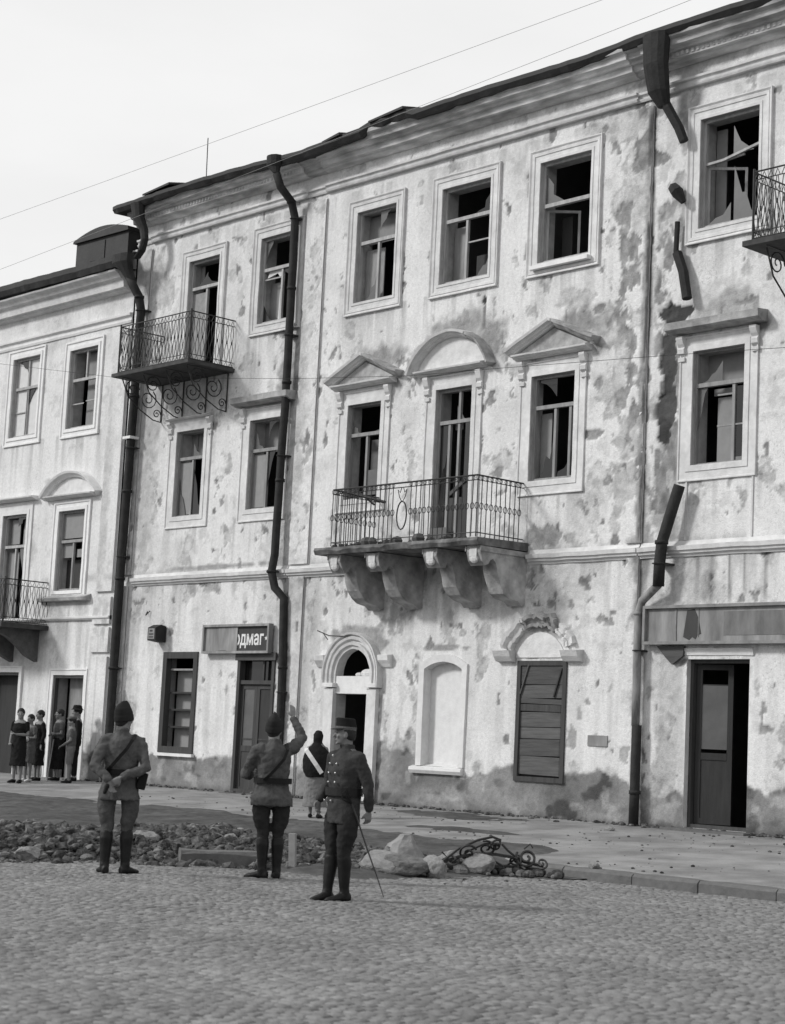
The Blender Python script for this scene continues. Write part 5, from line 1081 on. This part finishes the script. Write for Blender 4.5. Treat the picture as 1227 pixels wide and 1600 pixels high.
def boots(root, J, m=M_LEATHER):
    for n in 'lr':
        q = MB(); k_, a = Vector(J['kn'+n]), Vector(J['an'+n]); top = k_.lerp(a, .16)
        q.limb([(top, .070), (k_.lerp(a, .3)+V3(0, -.008, 0), .072), (k_.lerp(a, .6), .061), (k_.lerp(a, .9), .050), (a+V3(0, 0, -.02), .050)], 14); foot(q, J['an'+n], J['foot'+n], 1.14)
        q.loft([(Vector((a.x, a.y, .03)), V3(.05, 0, 0), V3(0, .05, 0)), (a+V3(0, 0, .02), V3(.052, 0, 0), V3(0, .052, 0))], 12)
        soft(q, 'boot', m, root, .010, .006, 1)
def breeches(root, J, m, flare=1.25):
    q = MB(); torso(q, [(0, 0, .80, .12, .10), (0, 0, .90, .175, .13), (0, 0, 1.02, .165, .12)])
    for n, s in (('l', -1), ('r', 1)):
        h, k_, a = Vector(J['hip'+n]), Vector(J['kn'+n]), Vector(J['an'+n]); o = V3(s*.025*flare, 0, 0)
        q.limb([(h, .10), (h.lerp(k_, .3)+o, .108*flare*.95), (h.lerp(k_, .6)+o, .098*flare*.95), (h.lerp(k_, .88), .078), (k_.lerp(a, .12), .064), (k_.lerp(a, .3), .062)], 14)
    return soft(q, 'breeches', m, root, .013, .034, 2)
def tunic(root, J, m, hem=.80, hw=.225, waist=.165, name='tunic', vox=.013, folds=.042, fat=1.):
    q = MB(); torso(q, [(0, -.005, hem, hw, hw*.72), (0, -.005, hem+.08, hw*.97, hw*.70), (0, 0, .98, .19*fat, .14*fat), (0, 0, 1.06, waist*fat, .125*fat), (0, 0, 1.14, .178*fat, .135*fat), (0, .005, 1.28, .195*fat, .140*fat), (0, 0, 1.38, .19, .125), (0, -.01, 1.445, .13, .095), (0, -.012, 1.49, .074, .074), (0, -.006, 1.535, .070, .072)])
    for n in 'lr':
        sh, el, wr = Vector(J['sh'+n]), Vector(J['el'+n]), Vector(J['wr'+n]); q.limb([(V3(sh.x*.7, sh.y, 1.41), .075), (sh, .074), (sh.lerp(el, .5), .066), (el, .058), (el.lerp(wr, .5), .054), (wr.lerp(el, .08), .046)], 12)
    return soft(q, name, m, root, vox, folds, 2)

# --- soldier seen from behind, hands clasped at his back
J = dict(head=(0, .03, 1.625), hyaw=-42, hpitch=8, shl=(-.18, 0, 1.40), shr=(.18, 0, 1.40), ell=(-.285, -.12, 1.14), elr=(.265, -.13, 1.13), wrl=(-.12, -.215, .985), wrr=(-.0, -.235, 1.02),
         hipl=(-.095, 0, .92), hipr=(.095, 0, .92), knl=(-.105, .03, .50), knr=(.105, .03, .50), anl=(-.105, 0, .09), anr=(.11, -.01, .09), footl=14, footr=-42,
         handl=(V3(.3, .0, -.95), V3(.6, -.8, 0), .5), handr=(V3(-.8, 0, -.6), V3(0, 1, 0), .5))
s1 = figure('person', (-16.65, -12.1, .0), 57, 1.02, 'soldier seen from behind in belted tunic and tall cap, hands clasped at his back')
b, T, Mx = body_base(s1, J)
breeches(s1, J, mat('khaki_breeches', .068, .95, .3, 9, .6, 34, spec=.1), 1.0); boots(s1, J); tunic(s1, J, M_KHAKI, hem=.78, hw=.220, waist=.182); side_cap(s1, T, Mx); nape(s1, T, Mx)
ringbelt(s1, 1.075, .206, .158, 0, .06, th=.012)
strap(s1, [(.135, .06, 1.46), (.13, -.04, 1.475), (.10, -.140, 1.42), (.04, -.172, 1.32), (-.04, -.176, 1.22), (-.11, -.170, 1.13), (-.15, -.13, 1.08)], .035, [(0, 0, 1), (0, -.4, 1), (0, -1, .3), (0, -1, 0), (0, -1, 0), (0, -1, 0), (0, -1, 0)])
q = MB(); q.box(-.05, .05, -.035, .035, -.12, .06); Mz = Matrix.Translation((.235, -.06, 1.02)) @ Matrix.Rotation(R_(10), 4, 'Y'); q.v = [tuple(Mz @ Vector(c)) for c in q.v]; soft(q, 'holster', M_STRAP, s1, .01, .0, 2)
q = MB(); q.limb([(V3(-.14, -.27, .93), .03), (V3(-.16, -.28, .86), .022)], 8); soft(q, 'glove', M_STRAP, s1, .008, 0, 1)

# --- soldier pointing up with his right arm
J = dict(head=(-.01, .05, 1.625), hyaw=-15, hpitch=14, shl=(-.195, 0, 1.40), shr=(.205, .02, 1.44), ell=(-.30, .08, 1.13), elr=(.35, .18, 1.56), wrl=(-.20, .28, 1.12), wrr=(.25, .28, 1.78),
         hipl=(-.085, 0, .92), hipr=(.085, 0, .92), knl=(-.075, .03, .50), knr=(.095, .03, .50), anl=(-.065, 0, .09), anr=(.095, .0, .09), footl=52, footr=-6,
         handl=(V3(.5, .8, .1), V3(1, 0, 0), .6), handr=(V3(-.05, .25, .95), V3(-.3, .9, -.2), .25, 1))
s2 = figure('person', (-15.78, -10.67, .0), 62, 1.0, 'soldier seen from behind, raising his right arm to point up at the facade')
b, T, Mx = body_base(s2, J)
breeches(s2, J, M_KHAKID, 1.02); boots(s2, J); tunic(s2, J, M_KHAKI, hem=.80, hw=.24, waist=.178); side_cap(s2, T, Mx); nape(s2, T, Mx); ringbelt(s2, 1.075, .203, .158, 0, .06, th=.012)
strap(s2, [(.13, .06, 1.47), (.13, -.04, 1.48), (.12, -.140, 1.42), (.08, -.172, 1.32), (0, -.176, 1.22), (-.08, -.170, 1.13), (-.13, -.14, 1.08)], .032, [(0, 0, 1), (0, -.4, 1), (0, -1, .3), (0, -1, 0), (0, -1, 0), (0, -1, 0), (0, -1, 0)])

# --- officer with kepi, boots and sabre, looking to the left
J = dict(head=(0, .02, 1.63), hyaw=-36, hpitch=2, shl=(-.20, -.01, 1.41), shr=(.20, .0, 1.41), ell=(-.265, -.10, 1.14), elr=(.27, .0, 1.13), wrl=(-.235, -.14, .90), wrr=(.225, .14, .97),
         hipl=(-.085, 0, .92), hipr=(.085, 0, .92), knl=(-.07, .02, .50), knr=(.085, .05, .50), anl=(-.06, -.02, .09), anr=(.09, .08, .09), footl=-6, footr=8,
         handl=(V3(.1, -.05, -1), V3(1, 0, 0), .5), handr=(V3(-.1, .3, -.9), V3(-1, 0, 0), .7))
s3 = figure('person', (-13.40, -11.72, .0), 174, .985, 'officer in dark buttoned tunic, kepi and high boots, facing left')
b, T, Mx = body_base(s3, J); eyes(s3, T); nape(s3, T, Mx)
breeches(s3, J, M_KHAKID, 1.05); boots(s3, J); tunic(s3, J, M_OFF, hem=.76, hw=.205, name='tunic', folds=.028, fat=1.05); ringbelt(s3, 1.07, .206, .164, 0, .08, M_LEATHER)
q = MB(); rr = lambda z, a, b, oy=0: (T((0, oy, z)), Mx@V3(a, 0, 0), Mx@V3(0, b, 0))
q.loft([rr(.055, .086, .104), rr(.085, .086, .104), rr(.12, .083, .100, .004), rr(.155, .081, .096, .010), rr(.163, .072, .086, .010)], 22); soft(q, 'kepi', M_DARKC, s3, .008, 0, 0)
q = MB(); q.loft([rr(.058, .089, .107), rr(.078, .089, .107)], 22); q.build('kepi_band', M_MIDC, s3)
q = MB(); V = []
for i in range(13):
    a = R_(15+150*i/12); c, sn = math.cos(a), math.sin(a)
    V += [T((.082*c, .098*sn, .06)), T((.098*c, .118*sn+.035*max(0, sn), .046)), T((.098*c, .118*sn+.035*max(0, sn), .040)), T((.082*c, .098*sn, .053))]
q.add(V, [(i*4+j, i*4+(j+1) % 4, (i+1)*4+(j+1) % 4, (i+1)*4+j) for i in range(12) for j in range(4)]); q.build('visor', M_LEATHER, s3)
for i, z in enumerate((1.42, 1.34, 1.25, 1.16, .98)):
    for s in (-1, 1):
        if s == -1 and i == 0: continue
        q = MB(); q.ell((s*.055+(.0 if i < 4 else .05), .155-(.03 if i == 0 else 0)+(.01 if z < 1.3 else 0)-.25*abs(.055)*.3, z), .011, .008, .011, 8, 6); q.build('button', M_BRASS, s3, smooth=True)
q = MB(); q.loft([((0, -.01, 1.485), (.072, 0, 0), (0, .07, 0)), ((0, .0, 1.53), (.066, 0, 0), (0, .066, 0))], 16); q.build('collar', M_DARKC, s3)
for s in (-1, 1):
    q = MB(); q.box(-.055, .055, -.025, .025, 0, .008); Mz = Matrix.Translation((s*.15, -.005, 1.462)) @ Matrix.Rotation(s*R_(22), 4, 'Y'); q.v = [tuple(Mz @ Vector(c)) for c in q.v]; q.build('shoulder_board', M_MIDC, s3)
q = MB(); pts = [V3(-.21, .05, .96), V3(-.225, -.03, .78), V3(-.245, -.14, .52), V3(-.27, -.25, .27), V3(-.29, -.33, .07)]; q.tube(pts, [.009, .009, .008, .006, .004], 6)
q2 = MB(); q2.v = list(q.v); q2.f = list(q.f)
sab = thing('sabre', (-13.40, -11.72, .0), 'thin sabre in its scabbard hanging from the officer and reaching to the cobbles', 'sabre', rz=R_(174), local=True); sab.scale = (.985,)*3
q.build('scabbard', mat('dull_steel', .07, .4, .2, 8, 0, metal=.6), sab)
q = MB(); q.tube([(-.20, .05, .96), (-.19, .10, 1.04), (-.185, .11, 1.08)], .014, 6); q.tube([(-.19, .07, .97), (-.18, .15, 1.0), (-.18, .15, 1.06), (-.185, .11, 1.09)], .006, 5); q.build('hilt', M_LEATHER, sab)

# --- civilians
def civ(loc, rz, k, label, top, bottom, dress=True, arms='down', hem=.42, hairm=M_HAIR, hat=None, legs=M_SKIN, shoe=M_LEATHER, short=True, hyaw=0, lean=0, hair='bob'):
    r_ = figure('person', loc, rz, k, label)
    J = dict(head=(0, .02, 1.60), hyaw=hyaw, hpitch=0, shl=(-.165, 0, 1.38), shr=(.165, 0, 1.38), hipl=(-.08, 0, .90), hipr=(.08, 0, .90), knl=(-.085, .02, .49), knr=(.085, .02, .49), anl=(-.085, 0, .08), anr=(.085, .0, .08), footl=12, footr=-12)
    A = dict(down=((-.22, -.02, 1.12), (.22, -.02, 1.12), (-.22, .05, .88), (.22, .05, .88), V3(0, .1, -1)), folded=((-.22, .02, 1.13), (.22, .02, 1.13), (.04, .19, 1.10), (-.04, .20, 1.14), V3(1, .1, 0)), held=((-.22, .02, 1.12), (.22, -.02, 1.12), (-.05, .26, 1.12), (.21, .06, .88), V3(.3, .6, .2)),
             front=((-.21, .0, 1.12), (.21, .0, 1.12), (-.05, .22, .98), (.05, .22, .98), V3(0, .8, -.4)))[arms]
    J['ell'], J['elr'], J['wrl'], J['wrr'] = A[:4]
    for n, s in (('l', 1), ('r', -1)):
        dv = Vector(A[4]); dv.x *= s; J['hand'+n] = (dv, V3(0, -.6, -.8), .5)
    b, T, Mx = body_base(r_, J, .011)
    q = MB(); torso(q, [(0, 0, .98, .165, .125), (0, 0, 1.10, .155, .12), (0, .012, 1.26, .175, .135), (0, 0, 1.36, .17, .115), (0, -.01, 1.42, .12, .085), (0, -.01, 1.45, .08, .07)])
    for n in 'lr':
        sh, el, wr = Vector(J['sh'+n]), Vector(J['el'+n]), Vector(J['wr'+n]); q.limb([(sh, .062), (sh.lerp(el, .6), .056)]+([(el, .05), (wr.lerp(el, .1), .042)] if not short else []), 10)
    soft(q, 'blouse' if dress else 'shirt', top, r_, .014, .028, 1)
    if dress:
        q = MB(); torso(q, [(0, .01, hem, .20, .16), (0, .01, hem+.15, .185, .15), (0, 0, .85, .185, .15), (0, 0, 1.0, .165, .13), (0, 0, 1.06, .152, .12)]); soft(q, 'skirt', bottom, r_, .014, .03, 1)
    else:
        q = MB(); torso(q, [(0, 0, .82, .14, .11), (0, 0, .92, .16, .12), (0, 0, 1.03, .15, .11)])
        for n in 'lr': q.limb([(J['hip'+n], .092), (Vector(J['hip'+n]).lerp(Vector(J['kn'+n]), .6), .085), (J['kn'+n], .07), (Vector(J['kn'+n]).lerp(Vector(J['an'+n]), .0 if hem > .4 else .8), .062)], 12)
        soft(q, 'trousers', bottom, r_, .013, .02, 1)
    for n in 'lr':
        q = MB(); foot(q, J['an'+n], J['foot'+n], 1.08); soft(q, 'shoe', shoe, r_, .012, 0, 0)
    q = MB(); q.ell(T((0, -.018, .045)), .088, .104, .095, 14, 9, Mx)
    if hair == 'bob': q.loft([(T((0, -.045, -.05)), Mx@V3(.07, 0, 0), Mx@V3(0, .055, 0)), (T((0, -.04, .02)), Mx@V3(.095, 0, 0), Mx@V3(0, .08, 0)), (T((0, -.03, .08)), Mx@V3(.085, 0, 0), Mx@V3(0, .09, 0))], 14)
    soft(q, 'hair', hairm, r_, .012, .012, 1)
    if hat == 'brim':
        q = MB(); q.loft([(T((0, 0, .07)), Mx@V3(.17, 0, 0), Mx@V3(0, .18, 0)), (T((0, 0, .09)), Mx@V3(.10, 0, 0), Mx@V3(0, .12, 0)), (T((0, 0, .17)), Mx@V3(.085, 0, 0), Mx@V3(0, .10, 0)), (T((0, 0, .185)), Mx@V3(.05, 0, 0), Mx@V3(0, .07, 0))], 18); soft(q, 'hat', M_DARKC, r_, .012, 0, 1)
    if hat == 'cap':
        q = MB(); q.loft([(T((0, .02, .07)), Mx@V3(.088, 0, 0), Mx@V3(0, .13, 0)), (T((0, -.005, .10)), Mx@V3(.115, 0, 0), Mx@V3(0, .13, 0)), (T((0, -.01, .14)), Mx@V3(.10, 0, 0), Mx@V3(0, .11, 0)), (T((0, -.01, .155)), Mx@V3(.05, 0, 0), Mx@V3(0, .06, 0))], 16); soft(q, 'cap', M_MIDC, r_, .012, 0, 1)
    if hat == 'scarf':
        pass
    if lean: r_.rotation_euler = (R_(lean[0]), R_(lean[1]), R_(rz))
    return r_, T, Mx
gz = lambda y: .43+.0517*y
civ((-35.28, -1.95, gz(-1.95)), -150, .95, 'young woman in a black dress with bare forearm, leftmost of the onlookers', M_DARKC, M_DARKC, arms='held', hem=.40, hyaw=25)
civ((-35.58, -1.5, gz(-1.5)), -170, .87, 'girl in a pale grey blouse holding something white, beside the woman in black', M_MIDC, M_MIDC, arms='folded', hem=.50, hyaw=10, shoe=M_WHITE)
civ((-35.83, -1.1, gz(-1.1)), -185, .92, 'dark haired girl in dark clothes half hidden behind the girl in grey', M_DARKC, M_DARKC, arms='down', hem=.38, short=False)
civ((-35.68, -.68, gz(-.68)), 165, .935, 'curly haired woman in short sleeves and long dark skirt with folded arms in the doorway', M_MIDC, M_DARKC, arms='folded', hem=.28)
civ((-34.66, -1.0, gz(-1.0)), 140, .84, 'boy in flat cap, grey shirt and pale shorts at the right of the doorway', M_MIDC, mat('pale_shorts', .13, .95, .2, 8, .2, 60), dress=False, arms='front', hat='cap', hem=.45, hair='short', hyaw=10)
civ((-35.31, -.45, gz(-.45)), 150, .96, 'man in broad dark hat standing in the shadow behind the boy in the cap', M_DARKC, M_DARKC, dress=False, arms='down', hat='brim', hem=.3, hair='short', short=False)
q = MB(); q.ell((-35.36, -1.72, 1.29), .06, .05, .05, 8, 6); tag(q.build('paper_parcel', M_WHITE, None), 'small white parcel held by the girl in grey', 'parcel')
q = MB(); q.tube([(-35.52, -1.02, gz(-1.02)), (-35.55, -.9, 1.32)], .014, 6); tag(q.build('walking_stick', M_PALEC, None), 'thin pale stick in front of the woman in the long skirt', 'stick')
# --- woman wrapped in a black shawl with a white band
wo = figure('person', (-23.62, -3.3, gz(-3.3)), 40, .86, 'stooped woman in black shawl with a white band slung across her back')
J = dict(head=(0, .06, 1.57), hyaw=10, hpitch=-12, shl=(-.17, .02, 1.35), shr=(.17, .02, 1.35), ell=(-.24, .06, 1.10), elr=(.24, .04, 1.10), wrl=(-.12, .24, 1.0), wrr=(.22, .1, .88),
         hipl=(-.08, 0, .90), hipr=(.08, 0, .90), knl=(-.09, .06, .49), knr=(.09, -.02, .49), anl=(-.09, .08, .08), anr=(.10, -.06, .08), footl=8, footr=-8, handl=(V3(.4, .6, -.2), V3(0, 0, -1), .6), handr=(V3(0, .1, -1), V3(-1, 0, 0), .6))
b, T, Mx = body_base(wo, J, .011)
q = MB(); torso(q, [(0, .01, .22, .25, .20), (0, .01, .45, .225, .18), (0, 0, .8, .20, .16), (0, 0, 1.0, .17, .13)]); soft(q, 'skirt', mat('pale_grey_skirt', .16, .95, .2, 8, .2, 60), wo, .014, .03, 1)
q = MB(); q.loft([((0, -.03, .80), (.20, 0, 0), (0, .17, 0)), ((0, -.03, .95), (.27, 0, 0), (0, .20, 0)), ((0, -.02, 1.15), (.275, 0, 0), (0, .20, 0)), ((0, 0, 1.30), (.235, 0, 0), (0, .17, 0)), ((0, .0, 1.40), (.15, 0, 0), (0, .12, 0)), ((0, .02, 1.47), (.09, 0, 0), (0, .10, 0)), (T((0, -.03, -.02)), V3(.095, 0, 0), V3(0, .11, 0)), (T((0, -.03, .06)), V3(.098, 0, 0), V3(0, .11, 0)), (T((0, -.03, .12)), V3(.065, 0, 0), V3(0, .075, 0)), (T((0, -.03, .14)), V3(.02, 0, 0), V3(0, .02, 0))], 20)
soft(q, 'shawl', M_DARKC, wo, .013, .02, 1)
strap(wo, [(-.22, .05, 1.36), (-.19, -.14, 1.31), (-.08, -.205, 1.18), (.04, -.235, 1.03), (.15, -.225, .88)], .085, [(-.5, 0, 1), (-.3, -1, .4), (0, -1, .1), (0, -1, 0), (.1, -1, 0)], M_WHITE, 'white_band')
for n in 'lr':
    q = MB(); foot(q, J['an'+n], J['foot'+n], 1.1); soft(q, 'shoe', M_LEATHER, wo, .012, 0, 0)
bg_ = figure('bag', (-23.62, -3.3, gz(-3.3)), 40, .86, 'dark cloth bag hanging from the right hand of the woman in the shawl', 'bag'); q = MB(); q.ell((.27, .08, .68), .07, .10, .13, 12, 9); soft(q, 'bag_body', M_DARKC, bg_, .014, .015, 1); q = MB(); q.tube([(.27, .02, .78), (.25, .06, .87), (.27, .14, .78)], .01, 5); q.build('handle', M_DARKC, bg_)
